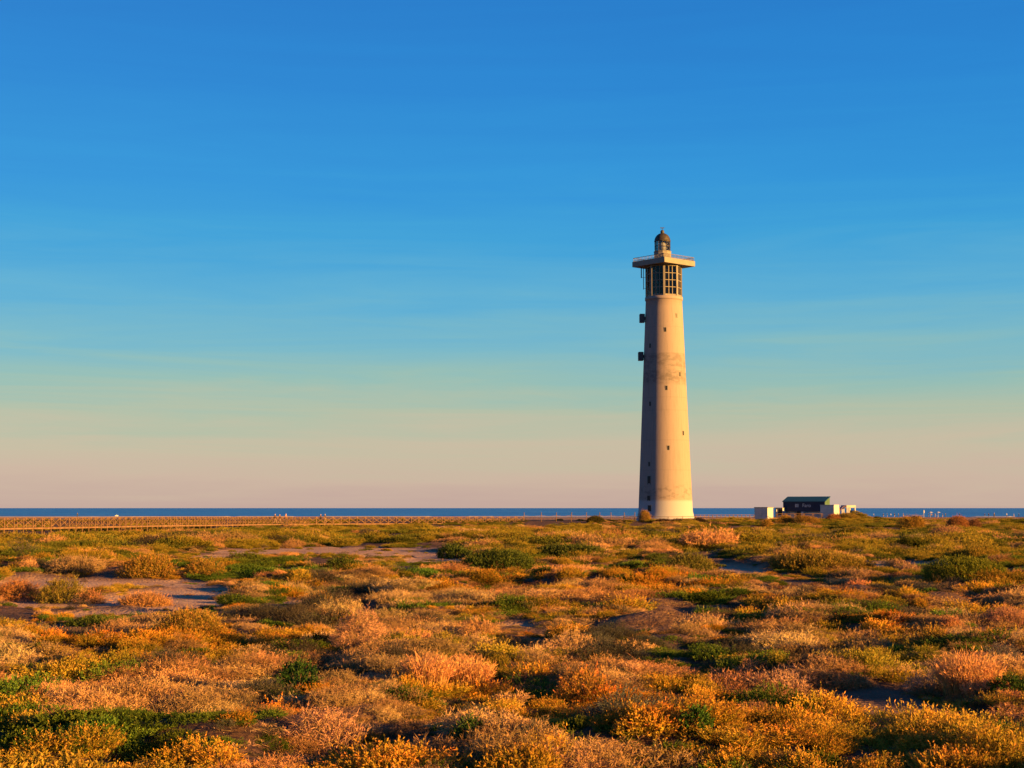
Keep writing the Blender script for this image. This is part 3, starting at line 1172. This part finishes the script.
# ------------------------------------------------------------------ plants
def unit(v):
    return v / np.maximum(np.linalg.norm(v, axis=-1, keepdims=True), 1e-9)


def quads_mesh(name, Q, var, mat):
    """Q: (n,4,3) leaf faces"""
    n = len(Q)
    me = bpy.data.meshes.new(name)
    me.vertices.add(n * 4)
    me.vertices.foreach_set('co', Q.reshape(-1).astype(np.float32))
    me.loops.add(n * 4)
    me.loops.foreach_set('vertex_index', np.arange(n * 4, dtype=np.int32))
    me.polygons.add(n)
    me.polygons.foreach_set('loop_start', np.arange(n, dtype=np.int32) * 4)
    me.update(calc_edges=True)
    a = me.attributes.new('var', 'FLOAT', 'POINT')
    a.data.foreach_set('value', np.repeat(var, 4).astype(np.float32))
    me.materials.append(mat)
    return me


def rhombs(P, T, L, W, rng, mid=0.5):
    S_ = unit(np.cross(T, rng.normal(size=T.shape)))
    L = L[:, None]; W = W[:, None]
    return np.stack([P, P + T * L * mid + S_ * W / 2, P + T * L, P + T * L * mid - S_ * W / 2], 1)


def dome_points(rng, n, R, H, lob=0.3, shell=0.5, ry=1.0):
    u = unit(rng.normal(size=(n, 3)))
    u[:, 2] = np.abs(u[:, 2])
    k = 7
    c = unit(rng.normal(size=(k, 3)) * np.array([1, 1, .6]))
    c[:, 2] = np.abs(c[:, 2])
    amp = rng.uniform(-lob, lob, k)
    g = 1 + (np.exp(-((u[:, None, :] - c[None]) ** 2).sum(-1) / 0.25) * amp).sum(1)
    rad = g * (shell + (1 - shell) * rng.random(n) ** 0.5)
    sc = np.array([R, R * ry, H])
    P = u * rad[:, None] * sc
    N = unit(u / sc)
    return P, N


def foliage(kind, rng, R, H, n, ry=1.0, ls=1.0, lob=0.3):
    """leaf and twig faces of one clump; returns (Q, var)"""
    up = np.array([0, 0, 1.0])
    out, var = [], []
    if kind in ('seep', 'green', 'grey', 'dwarf'):
        pr = {'seep': dict(L=(.10, .20), k=8, l=.060, w=.016, up=.9, sp=.8),
              'green': dict(L=(.07, .13), k=8, l=.052, w=.018, up=.6, sp=1.0),
              'grey': dict(L=(.10, .20), k=7, l=.040, w=.012, up=.5, sp=1.0),
              'dwarf': dict(L=(.06, .12), k=5, l=.035, w=.012, up=.5, sp=1.0)}[kind]
        P, N = dome_points(rng, n, R, H, lob, 0.62, ry)
        D = unit(N + up * pr['up'] * rng.uniform(.4, 1.2, (n, 1)) + rng.normal(size=(n, 3)) * .28)
        L = rng.uniform(*pr['L'], n) * ls * np.where(rng.random(n) < .12, 1.7, 1.0)
        k = pr['k']
        sv = rng.random(n)
        for j in range(k):
            t = (j + .6) / k
            T = unit(D * (0.55 + .5 * t) + rng.normal(size=(n, 3)) * pr['sp'] * .62)
            l = pr['l'] * ls * rng.uniform(.7, 1.3, n) * (1.1 - .35 * t)
            out.append(rhombs(P + D * (L * t)[:, None], T, l, np.full(n, pr['w'] * ls) * rng.uniform(.8, 1.3, n), rng))
            var.append(np.clip(.25 * rng.random(n) + .45 * sv + .3 * t, 0, 1))
        out.append(rhombs(P - D * (L * .3)[:, None], D, L * 1.2, np.full(n, .008 * ls), rng))
        var.append(sv * .4)
        m = n // 3
        out.append(rhombs(P[:m] * .15, unit(P[:m] + 1e-6), np.linalg.norm(P[:m], axis=1) * .9, np.full(m, .012 * ls), rng))
        var.append(rng.random(m) * .3)
    elif kind == 'brush':
        P, N = dome_points(rng, n, R, H, lob, .55, ry)
        D = unit(N + up * .3 + rng.normal(size=(n, 3)) * .6)
        L = rng.uniform(.09, .20, n) * ls * np.where(rng.random(n) < .10, 1.8, 1.0)
        sv = rng.random(n)
        out.append(rhombs(P - D * (L * .5)[:, None], D, L * 1.5, np.full(n, .008 * ls), rng, .3)); var.append(sv * .6)
        for j in range(7):
            t = rng.uniform(.1, .95, n)
            T = unit(D * .7 + rng.normal(size=(n, 3)) * .75)
            l = rng.uniform(.05, .12, n) * ls
            out.append(rhombs(P + D * (L * t)[:, None], T, l, np.full(n, .0085 * ls), rng, .35))
            var.append(np.clip(.3 * rng.random(n) + .4 * sv + .35 * t, 0, 1))
        for j in range(2):
            T = unit(D + rng.normal(size=(n, 3)) * .8)
            out.append(rhombs(P + D * (L * rng.uniform(.5, 1, n))[:, None], T, rng.uniform(.02, .04, n) * ls, np.full(n, .014 * ls), rng))
            var.append(.5 + .5 * rng.random(n))
    elif kind == 'litter':
        a = rng.uniform(0, 2 * np.pi, n)
        r = np.sqrt(rng.random(n)) * R
        B = np.stack([r * np.cos(a), r * np.sin(a), rng.random(n) ** 2 * H], 1)
        D = unit(rng.normal(size=(n, 3)) * np.array([1, 1, .35]))
        out.append(rhombs(B, D, rng.uniform(.05, .16, n), rng.uniform(.004, .010, n), rng)); var.append(rng.random(n))
        m = n // 4
        T = unit(up + rng.normal(size=(m, 3)) * .6)
        out.append(rhombs(B[:m] * np.array([1, 1, 0]), T, rng.uniform(.04, .10, m), rng.uniform(.008, .016, m), rng)); var.append(rng.random(m))
    elif kind == 'grass':
        a = rng.uniform(0, 2 * np.pi, n)
        r = np.sqrt(rng.random(n)) * R * .75
        B = np.stack([r * np.cos(a), r * np.sin(a) * ry, np.zeros(n)], 1)
        lean = unit(np.stack([np.cos(a), np.sin(a), np.zeros(n)], 1))
        D = unit(up + lean * (r / R)[:, None] * .28 + rng.normal(size=(n, 3)) * .13)
        L = H * rng.uniform(.55, 1.08, n) * (1 - .35 * (r / R) ** 2)
        sv = rng.random(n)
        w = rng.uniform(.005, .010, n) * ls
        M1 = B + D * (L * .55)[:, None]
        D2 = unit(D + lean * .30 + rng.normal(size=(n, 3)) * .14)
        out.append(rhombs(B, D, L * .7, w, rng, .5)); var.append(sv * .7)
        out.append(rhombs(M1, D2, L * .5, w * .9, rng, .3)); var.append(.2 + sv * .8)
        for j in range(5):
            t = rng.uniform(.0, .42, n)
            T = unit(D2 + rng.normal(size=(n, 3)) * .5)
            out.append(rhombs(M1 + D2 * (L * t)[:, None], T, rng.uniform(.05, .10, n) * ls, np.full(n, .009 * ls), rng))
            var.append(np.clip(.3 + .5 * sv + .3 * rng.random(n), 0, 1))
    Q = np.concatenate(out)
    Q[:, :, 2] = np.maximum(Q[:, :, 2], -0.06)
    return Q, np.concatenate(var)


KM = {'seep': 'leaf', 'green': 'leaf', 'grey': 'leaf', 'dwarf': 'twig', 'brush': 'twig', 'grass': 'twig', 'litter': 'twig'}
# prototypes for the ground cover: near ones with fine leaves, far ones broader
PROTO = {}


def make_proto(kind):
    colln = bpy.data.collections.new('cover_' + kind)
    spec = {'seep': (.42, .30, 300), 'green': (.48, .24, 300), 'grey': (.42, .30, 240), 'dwarf': (.24, .13, 90), 'brush': (.45, .22, 460), 'grass': (.26, .40, 150), 'litter': (.5, .05, 150)}[kind]
    for v in range(8):
        far = v >= 4
        rng = np.random.default_rng(100 + v + 17 * len(PROTO))
        R, H, n = spec
        if far:
            Q, var = foliage(kind, rng, R * 2.1, H * 1.5, int(n * 1.3), ls=1.9, lob=.7)
        else:
            Q, var = foliage(kind, rng, R * rng.uniform(.85, 1.2), H * rng.uniform(.6, 1.2), n, ry=rng.uniform(.7, 1.0), lob=.75)
        me = quads_mesh('%s_%d' % (kind, v), Q, var, M[KM[kind]])
        o = bpy.data.objects.new('%s_clump_%d' % (kind, v), me)
        colln.objects.link(o)
    PROTO[kind] = colln


KINDS = ['seep', 'brush', 'green', 'grass', 'grey', 'dwarf', 'litter']
for k_ in KINDS:
    make_proto(k_)

TINT = {'seep': (0.40, 0.232, 0.030), 'brush': (0.37, 0.226, 0.098), 'green': (0.085, 0.135, 0.020), 'grass': (0.42, 0.25, 0.11), 'grey': (0.085, 0.072, 0.052), 'dwarf': (0.17, 0.08, 0.045), 'litter': (0.24, 0.15, 0.085)}  # grey tint is darkened to stand for seepweed in shade and shadowed gaps

# painted patches: (cx, cy, rx, ry, kind) in picture pixels on level ground
PATCH = [(95, 752, 165, 22, 'green'), (45, 768, 60, 8, 'seep'), (235, 757, 50, 12, 'grey'), (560, 752, 55, 18, 'green'), (620, 760, 30, 12, 'green'), (695, 722, 26, 18, 'green'), (470, 735, 34, 18, 'green'),
         (300, 690, 42, 20, 'green'), (345, 690, 25, 16, 'grey'), (330, 735, 70, 32, 'brush'), (150, 700, 120, 28, 'brush'), (45, 695, 40, 20, 'green'),
         (440, 680, 55, 22, 'grass'), (600, 725, 45, 12, 'grey'), (700, 740, 70, 20, 'seep'), (870, 750, 170, 26, 'seep'), (560, 725, 60, 14, 'seep'),
         (780, 690, 50, 18, 'brush'), (930, 725, 70, 14, 'grey'), (640, 650, 80, 14, 'grey'), (680, 655, 40, 10, 'green'), (370, 640, 55, 22, 'brush'), (480, 640, 40, 14, 'brush'),
         (280, 615, 60, 8, 'grey'), (720, 600, 60, 6, 'green'), (620, 600, 60, 6, 'brush'), (850, 600, 180, 16, 'dwarf'), (600, 583, 130, 9, 'dwarf'), (240, 645, 90, 16, 'seep'),
         (870, 640, 60, 14, 'seep'), (330, 730, 40, 20, 'brush'), (30, 640, 60, 14, 'brush'), (100, 625, 40, 7, 'green'), (500, 600, 80, 8, 'brush'), (990, 620, 60, 14, 'brush')]
PW = []
for cx, cy, rx, ry, k_ in PATCH:
    x, y = flat_ground(cx, cy)
    y0, y1 = flat_ground(cx, cy + ry)[1], flat_ground(cx, cy - ry)[1]
    PW.append((x, (y0 + y1) / 2, rx / F * y, (y1 - y0) / 2, KINDS.index(k_)))


def scatter_points():
    rng = np.random.default_rng(77)
    X, Y, FAR = [], [], []
    for y0, y1, dens, far in ((9, 30, 13.0, 0), (30, 60, 9.0, 0), (60, 110, 3.6, 0), (105, 322, 1.0, 1)):
        half = math.tan(R_(40 if y1 <= 60 else 27))
        area = half * (y1 ** 2 - y0 ** 2)
        n = int(area * dens)
        yy = np.sqrt(rng.random(n) * (y1 ** 2 - y0 ** 2) + y0 ** 2)
        xx = (rng.random(n) * 2 - 1) * half * yy
        X.append(xx); Y.append(yy); FAR.append(np.full(n, far))
    X, Y, FAR = map(np.concatenate, (X, Y, FAR))
    sm = sand_mask(X, Y)
    bare = fbm(X / (1.6 + Y / 90), Y / (2.2 + Y / 40), 61, 2)
    keep = ((sm < 0.35) | (rng.random(len(X)) < .035)) & (bare < np.where(Y < 20, .95, np.where(Y < 35, .70, np.where(Y < 60, .64, .61))))
    keep &= ~((np.hypot(X - TX, Y - TY) < 9.5))
    keep &= ~((X > 51) & (X < 80) & (Y > 321))
    keep &= rng.random(len(X)) > sstep(300, 322, Y) * .75
    X, Y, FAR = X[keep], Y[keep], FAR[keep]
    n = len(X)
    px = 512 + F * X / Y
    sc = []
    w = {'seep': [(0, 1.0), (24, .95), (34, .75), (48, .55), (66, .75), (100, .9), (320, .9)],
         'brush': [(0, .6), (22, .85), (30, 1.15), (56, 1.0), (66, .30), (320, .25)],
         'green': [(0, .72), (24, .80), (50, .65), (62, 1.1), (320, 1.1)],
         'grass': [(0, .14), (24, .22), (45, .16), (60, .08), (320, .04)],
         'grey': [(0, .42), (26, .55), (50, .48), (70, .2), (320, .16)],
         'dwarf': [(0, .06), (30, .12), (44, .55), (62, .5), (70, .08), (320, .10)]}
    for i, k in enumerate(KINDS[:-1]):
        xs, ys = zip(*w[k])
        base = np.log(np.interp(Y, xs, ys) + 1e-4)
        s = 0.42 + Y / 70
        nz = fbm(X / s, Y / (s * 1.5), 200 + 13 * i, 2)
        sc.append(base + 5.5 * (nz - .5) + rng.normal(size=n) * .85)
    sc = np.stack(sc)
    for cx, cy, rx, ry, k in PW:
        d = np.sqrt(((X - cx) / rx) ** 2 + ((Y - cy) / ry) ** 2) + (vnoise(X * 1.7, Y * 1.1, 5) - .5) * .6
        sc[k] += 2.4 * (1 - sstep(.7, 1.1, d))
    K = sc.argmax(0)
    ok = ~((K == KINDS.index('dwarf')) & (rng.random(n) < .35))
    X, Y, FAR, K = X[ok], Y[ok], FAR[ok], K[ok]
    n2 = 9000
    y2 = np.sqrt(rng.random(n2) * (75 ** 2 - 10 ** 2) + 10 ** 2)
    x2 = (rng.random(n2) * 2 - 1) * math.tan(R_(22)) * y2
    q = rng.random(n2) > .8 * sand_mask(x2, y2)
    x2, y2 = x2[q], y2[q]
    n2 = len(x2)
    return np.concatenate([X, x2]), np.concatenate([Y, y2]), np.concatenate([FAR, np.zeros(n2, int)]), np.concatenate([K, np.full(n2, KINDS.index('litter'))])


def scatter_group(colln):
    ng = bpy.data.node_groups.new('scatter_' + colln.name, 'GeometryNodeTree')
    ng.interface.new_socket('Geometry', in_out='INPUT', socket_type='NodeSocketGeometry')
    ng.interface.new_socket('Geometry', in_out='OUTPUT', socket_type='NodeSocketGeometry')
    n, l = ng.nodes, ng.links
    i = n.new('NodeGroupInput')
    o = n.new('NodeGroupOutput')
    ci = n.new('GeometryNodeCollectionInfo')
    ci.inputs['Collection'].default_value = colln
    ci.inputs['Separate Children'].default_value = True
    ci.inputs['Reset Children'].default_value = True

    def na(name, t):
        q = n.new('GeometryNodeInputNamedAttribute')
        q.data_type = t
        q.inputs['Name'].default_value = name
        return q.outputs['Attribute']
    ip = n.new('GeometryNodeInstanceOnPoints')
    ip.inputs['Pick Instance'].default_value = True
    l.new(i.outputs[0], ip.inputs['Points'])
    l.new(ci.outputs[0], ip.inputs['Instance'])
    l.new(na('idx', 'INT'), ip.inputs['Instance Index'])
    er = n.new('FunctionNodeEulerToRotation')
    l.new(na('rot', 'FLOAT_VECTOR'), er.inputs[0])
    l.new(er.outputs[0], ip.inputs['Rotation'])
    l.new(na('scl', 'FLOAT_VECTOR'), ip.inputs['Scale'])
    l.new(ip.outputs[0], o.inputs[0])
    return ng


COVER = {'seep': ('seepweed_cover', 'low yellow-orange seepweed growing thickly all over the marsh', 'seepweed'),
         'brush': ('dry_brush_cover', 'pinkish dry brushy scrub spread over the hummocks', 'scrub'),
         'green': ('green_mat_cover', 'low green succulent mats between the dry scrub', 'ground cover'),
         'grass': ('dry_grass_cover', 'thin tufts of dry tan grass scattered through the scrub', 'grass'),
         'grey': ('grey_scrub_cover', 'twiggy scrub tinted dark grey for the shade between plants', 'scrub'),
         'litter': ('plant_litter', 'dead twigs and straw strewn on the bare soil between the plants', 'litter'),
         'dwarf': ('dwarf_scrub_cover', 'low reddish brown dwarf scrub on the flat ground in the middle', 'scrub')}


def px_(x, y):
    return 512 + F * x / y


def build_cover():
    X, Y, FAR, K = scatter_points()
    rng = np.random.default_rng(5)
    for i, k in enumerate(KINDS):
        s = K == i
        x, y, far = X[s], Y[s], FAR[s]
        n = len(x)
        z = terrain(x, y) - 0.03
        me = bpy.data.meshes.new(COVER[k][0])
        me.vertices.add(n)
        me.vertices.foreach_set('co', np.stack([x, y, z], 1).ravel())
        a = me.attributes.new('idx', 'INT', 'POINT')
        a.data.foreach_set('value', (rng.integers(0, 4, n) + 4 * far).astype(np.int32))
        a = me.attributes.new('rot', 'FLOAT_VECTOR', 'POINT')
        a.data.foreach_set('vector', np.stack([rng.normal(size=n) * .1, rng.normal(size=n) * .1, rng.uniform(0, 6.283, n)], 1).ravel().astype(np.float32))
        hm = fbm(x / 2.2, y / 2.6, 300 + i, 2)
        g = rng.uniform(.42, 1.25, n) * (.25 + 1.4 * hm) * (1 - .55 * low_mask(x, y)) * (1 - .3 * sstep(120, 200, y)) * (1 - .35 * sstep(190, 240, y) * (px_(x, y) < 640))
        g = g * np.where(far == 0, np.interp(y, [0, 25, 60, 110], [.56, .58, .80, 1.1]), 1.0)
        v = np.stack([g * rng.uniform(.9, 1.5, n), g * rng.uniform(.9, 1.3, n), g * rng.uniform(.45, 1.1, n)], 1)
        a = me.attributes.new('scl', 'FLOAT_VECTOR', 'POINT')
        a.data.foreach_set('vector', v.ravel().astype(np.float32))
        t = np.array(TINT[k])[None] * rng.uniform(.5, 1.35, (n, 1)) * (1 + rng.normal(size=(n, 1)) * np.array([[.02, .08, .06]]))
        hn = (fbm(x / 3.0, y / 4.0, 400 + i, 2) - .5)[:, None]
        t = t * (1 + hn * np.array([[.5, -.25, -.6]]) * ({'seep': 1.1, 'brush': .6}.get(k, .6)))
        if k == 'seep':
            t = t * (1 + .12 * (1 - sstep(19, 30, y)))[:, None]
            ol = sstep(.47, .68, fbm(x / 1.3, y / 1.9, 777, 2))[:, None] * rng.uniform(.3, 1, (n, 1))
            t = t * (1 - ol) + np.array([[.18, .165, .022]]) * rng.uniform(.7, 1.3, (n, 1)) * ol
            # farther mats of this plant are still leafy, yellow-green
            f = sstep(45, 85, y)[:, None]
            t = t * (1 - f) + np.array([[.215, .175, .024]]) * rng.uniform(.8, 1.2, (n, 1)) * f
        if k == 'green':
            f = sstep(55, 90, y)[:, None]
            t = t * (1 - f) + np.array([[.10, .108, .018]]) * rng.uniform(.7, 1.25, (n, 1)) * f
        t = np.clip(t, .01, .8)
        a = me.attributes.new('tint', 'FLOAT_VECTOR', 'POINT')
        a.data.foreach_set('vector', t.ravel().astype(np.float32))
        o = link(COVER[k][0], me)
        md = o.modifiers.new('scatter', 'NODES')
        md.node_group = scatter_group(PROTO[k])
        tag(o, COVER[k][1], COVER[k][2], kind='stuff')
        print('cover', k, n)


build_cover()


# ------------------------------------------------------------------ shrubs one can tell apart
seed_ = [500]


def shrub(name, px, py, wpx, hpx, kind, label, tint=None, cat='shrub', ry=0.9, dens=1.0, Y=None, lob=.35, group=None):
    """px, py: where its foot shows; wpx, hpx: its size in the picture"""
    if Y is None:
        x, y = on_ground(px, py)
    else:
        y = Y
        x = (px - 512) / F * y
    s = F / y
    R, H = wpx / s / 2, hpx / s
    y += R * ry * .6
    x = (px - 512) / F * y
    seed_[0] += 1
    rng = np.random.default_rng(seed_[0])
    ls = max(.8, min(2.3, 40.0 / s)) if y > 34 else .9
    if kind != 'grass':
        R, H = R - .05 * ls, max(H * .55, H - .13 * ls)
    area = R * R + R * H * 2
    per = {'seep': 420, 'green': 460, 'grey': 340, 'brush': 620, 'grass': 1100, 'dwarf': 400}[kind]
    n = int(min(2600, max(160, area * per * dens / ls ** 1.6)))
    Q, var = foliage(kind, rng, R * .95, H * (1.0 if kind == 'grass' else .95), n, ry=ry, ls=ls, lob=lob)
    root = empty(name, (x, y, terr(x, y) - 0.04), 0)
    tag(root, label, cat, group)
    t = tint or TINT[kind]
    me = quads_mesh('foliage', Q, var, M[KM[kind]])
    fo = link('blades' if kind == 'grass' else 'foliage', me, None, root)
    fo['tint'] = tuple(c * (.85 if kind == 'grass' else .68) for c in t)
    # woody stems fanning out from the foot
    m = 26 if kind != 'grass' else 40
    a = rng.uniform(0, 6.283, m)
    e = rng.uniform(.25, 1.4, m)
    D = np.stack([np.cos(a) * np.cos(e) * R * .8, np.sin(a) * np.cos(e) * R * .8 * ry, np.sin(e) * H * .75 + .02], 1)
    L = np.linalg.norm(D, axis=1)
    D = D / L[:, None]
    q1 = rhombs(np.zeros((m, 3)), D, L, np.full(m, .02 * ls), rng, .25)
    q2 = rhombs(np.zeros((m, 3)), D, L, np.full(m, .02 * ls), rng, .25)
    st = link('stalks' if kind == 'grass' else 'stems', quads_mesh('stems', np.concatenate([q1, q2]), rng.random(2 * m), M['twig']), None, root)
    st['tint'] = (0.2, 0.13, 0.08)
    return root


OLIVE = (.22, .20, .045)
GOLD = (.42, .26, .05)
RUST = (.42, .20, .07)
TAN = (.56, .32, .12)
DKG = (.06, .11, .025)
shrub('grass_tussock', 962, 700, 66, 50, 'grass', 'tall tan dry grass tussock, largest one beside the bare soil at right', TAN, 'grass')
shrub('grass_tussock', 428, 693, 50, 40, 'grass', 'upright golden grass tussock, left half of the stand near the bottom centre', TAN, 'grass')
shrub('grass_tussock', 470, 691, 50, 34, 'grass', 'upright golden grass tussock, right half of the stand near the bottom centre', TAN, 'grass')
shrub('shrub', 1006, 697, 44, 24, 'green', 'dark green bush right of the tall tan grass tussock', DKG)
shrub('shrub', 922, 694, 44, 26, 'brush', 'pale twiggy dry shrub left of the tall tan grass tussock', (.5, .34, .24))
shrub('shrub', 996, 662, 44, 22, 'grey', 'grey twiggy shrub above the dark green bush at right edge', (.2, .18, .15))
shrub('shrub', 966, 582, 88, 25, 'green', 'wide low yellow-green mound standing alone at right on brown flat', (.20, .22, .03), dens=1.5)
shrub('shrub', 345, 571, 48, 17, 'green', 'small rounded dark green mound in front of the sandy path', (.09, .12, .025), dens=1.4)
shrub('shrub', 497, 571, 84, 26, 'green', 'broad green mound at right end of the sandy path', (.11, .15, .03), dens=1.4)
shrub('shrub', 455, 559, 40, 16, 'green', 'dark green mound just behind the broad one at path end', (.09, .13, .03), dens=1.4)
shrub('shrub', 690, 576, 50, 22, 'seep', 'rounded olive-gold shrub left of the bare patch in mid field', OLIVE, dens=1.4)
shrub('shrub', 645, 525, 13, 13, 'brush', 'round golden bush at the left foot of the lighthouse', GOLD, Y=294, dens=1.6)
shrub('shrub', 596, 525, 20, 8, 'green', 'low dark bush left of the bush at lighthouse foot', (.12, .11, .03), Y=292, dens=1.6)
shrub('shrub', 662, 527, 20, 5, 'green', 'low bush in a shade-dark tint in front of the lit lighthouse foot, left of three', (.08, .05, .04), Y=290, dens=1.6)  # three bushes whose dark tint paints the shaded strip at the foot
shrub('shrub', 678, 527, 18, 5, 'grey', 'low bush in a shade-dark tint in front of the lit lighthouse foot, middle of three', (.09, .06, .05), Y=291, dens=1.6)
shrub('shrub', 699, 527, 22, 6, 'green', 'low bush in a shade-dark tint right of the lighthouse foot, right of three', (.07, .05, .04), Y=290, dens=1.6)
shrub('shrub', 913, 533, 26, 17, 'brush', 'rounded russet bush against the sea, left of two at right', GOLD, Y=215, dens=1.6, lob=.7)
shrub('shrub', 956, 531, 30, 14, 'brush', 'broad russet bush against the beach, right of two', RUST, Y=225, dens=1.6, lob=.7)
shrub('shrub', 972, 531, 16, 12, 'brush', 'small dark-sided bush beside the broad russet bush', (.25, .13, .07), Y=228, dens=1.4)
shrub('shrub', 784, 527, 22, 12, 'brush', 'orange bush in front of the left end of the navy kiosk', GOLD, Y=270, dens=1.6)
shrub('shrub', 806, 527, 26, 11, 'brush', 'dark gold bush in front of the kiosk doorway', (.34, .21, .05), Y=268, dens=1.6)
shrub('shrub', 832, 523, 16, 8, 'brush', 'low russet bush under the white annex', RUST, Y=300, dens=1.6)
shrub('shrub', 846, 522, 26, 9, 'seep', 'olive bush covering the sandy mound below the white terrace', (.30, .22, .05), Y=308, dens=1.8)
shrub('shrub', 766, 531, 14, 10, 'brush', 'small gold bush in front of the white hut', GOLD, Y=235, dens=1.4)
shrub('shrub', 150, 607, 54, 15, 'brush', 'low orange shrub alone on the pale sand flat at left', (.50, .27, .10), dens=1.5)
shrub('shrub', 62, 604, 50, 28, 'seep', 'green-gold shrub at the left rim of the sand flat', (.30, .24, .05), dens=1.3)
shrub('shrub', 18, 602, 50, 22, 'brush', 'rusty shrub at left picture edge beside the sand flat', RUST, dens=1.3)
shrub('shrub', 96, 604, 26, 17, 'brush', 'small brown dry bush between green-gold shrub and bare sand', (.40, .2, .09), dens=1.3)
shrub('shrub', 100, 628, 66, 14, 'green', 'flat green mat below the sand flat at left', (.11, .15, .03), dens=1.3)
shrub('shrub', 195, 640, 74, 32, 'seep', 'golden mound right below the sand flat', GOLD, dens=1.3)
shrub('shrub', 152, 578, 60, 24, 'seep', 'golden bush behind the sand flat, left of centre', GOLD, dens=1.3)
shrub('shrub', 206, 577, 44, 18, 'seep', 'golden bush behind the right end of the sand flat', (.40, .25, .05), dens=1.3)
shrub('shrub', 82, 577, 70, 16, 'brush', 'wide dry shrub behind the left part of the sand flat', (.40, .27, .13), dens=1.3)
shrub('shrub', 300, 694, 52, 38, 'green', 'dark green mound among golden scrub left of the grass stand', (.05, .11, .025), dens=1.2)
shrub('shrub', 325, 762, 92, 56, 'brush', 'large pinkish dry twiggy shrub in the left foreground', (.55, .31, .18), dens=1.0)
shrub('shrub', 362, 655, 64, 44, 'brush', 'tall pinkish-orange dry mound left of picture centre', (.60, .34, .18), dens=1.1)
shrub('shrub', 318, 650, 34, 20, 'green', 'very dark small bush left of the pinkish dry mound', (.03, .05, .015), dens=1.2)
shrub('shrub', 480, 642, 44, 24, 'brush', 'feathery orange shrub right of picture centre line', (.6, .34, .14), dens=1.2)
shrub('shrub', 694, 738, 34, 36, 'green', 'bright green bush among yellow shoots in the foreground', (.08, .17, .03), dens=1.1)
shrub('shrub', 470, 748, 46, 34, 'green', 'small green bush amid orange shoots near the bottom centre', (.07, .13, .03), dens=1.0)
shrub('shrub', 780, 706, 70, 34, 'brush', 'pinkish dry mound left of the bare soil', (.55, .33, .19), dens=1.0)
shrub('shrub', 820, 573, 100, 18, 'seep', 'long golden shrub row behind the brown flat at right', (.34, .25, .05), dens=1.5, ry=.6)
shrub('shrub', 905, 575, 30, 12, 'brush', 'pinkish dry bush left of the wide yellow-green mound', (.5, .3, .17), dens=1.3)
shrub('shrub', 570, 558, 90, 16, 'green', 'long dark green mound in mid field left of the lighthouse line', (.10, .13, .03), dens=1.5, ry=.6)
shrub('shrub', 930, 650, 40, 24, 'seep', 'golden bush above the tall tan grass tussock', GOLD, dens=1.2)
shrub('shrub', 585, 700, 60, 32, 'seep', 'orange bush right of the grass stand near the bottom', (.55, .27, .06), dens=1.1)
shrub('shrub', 1000, 628, 60, 24, 'brush', 'pinkish bush at right edge in mid field', (.5, .26, .14), dens=1.2)
print('scene built')
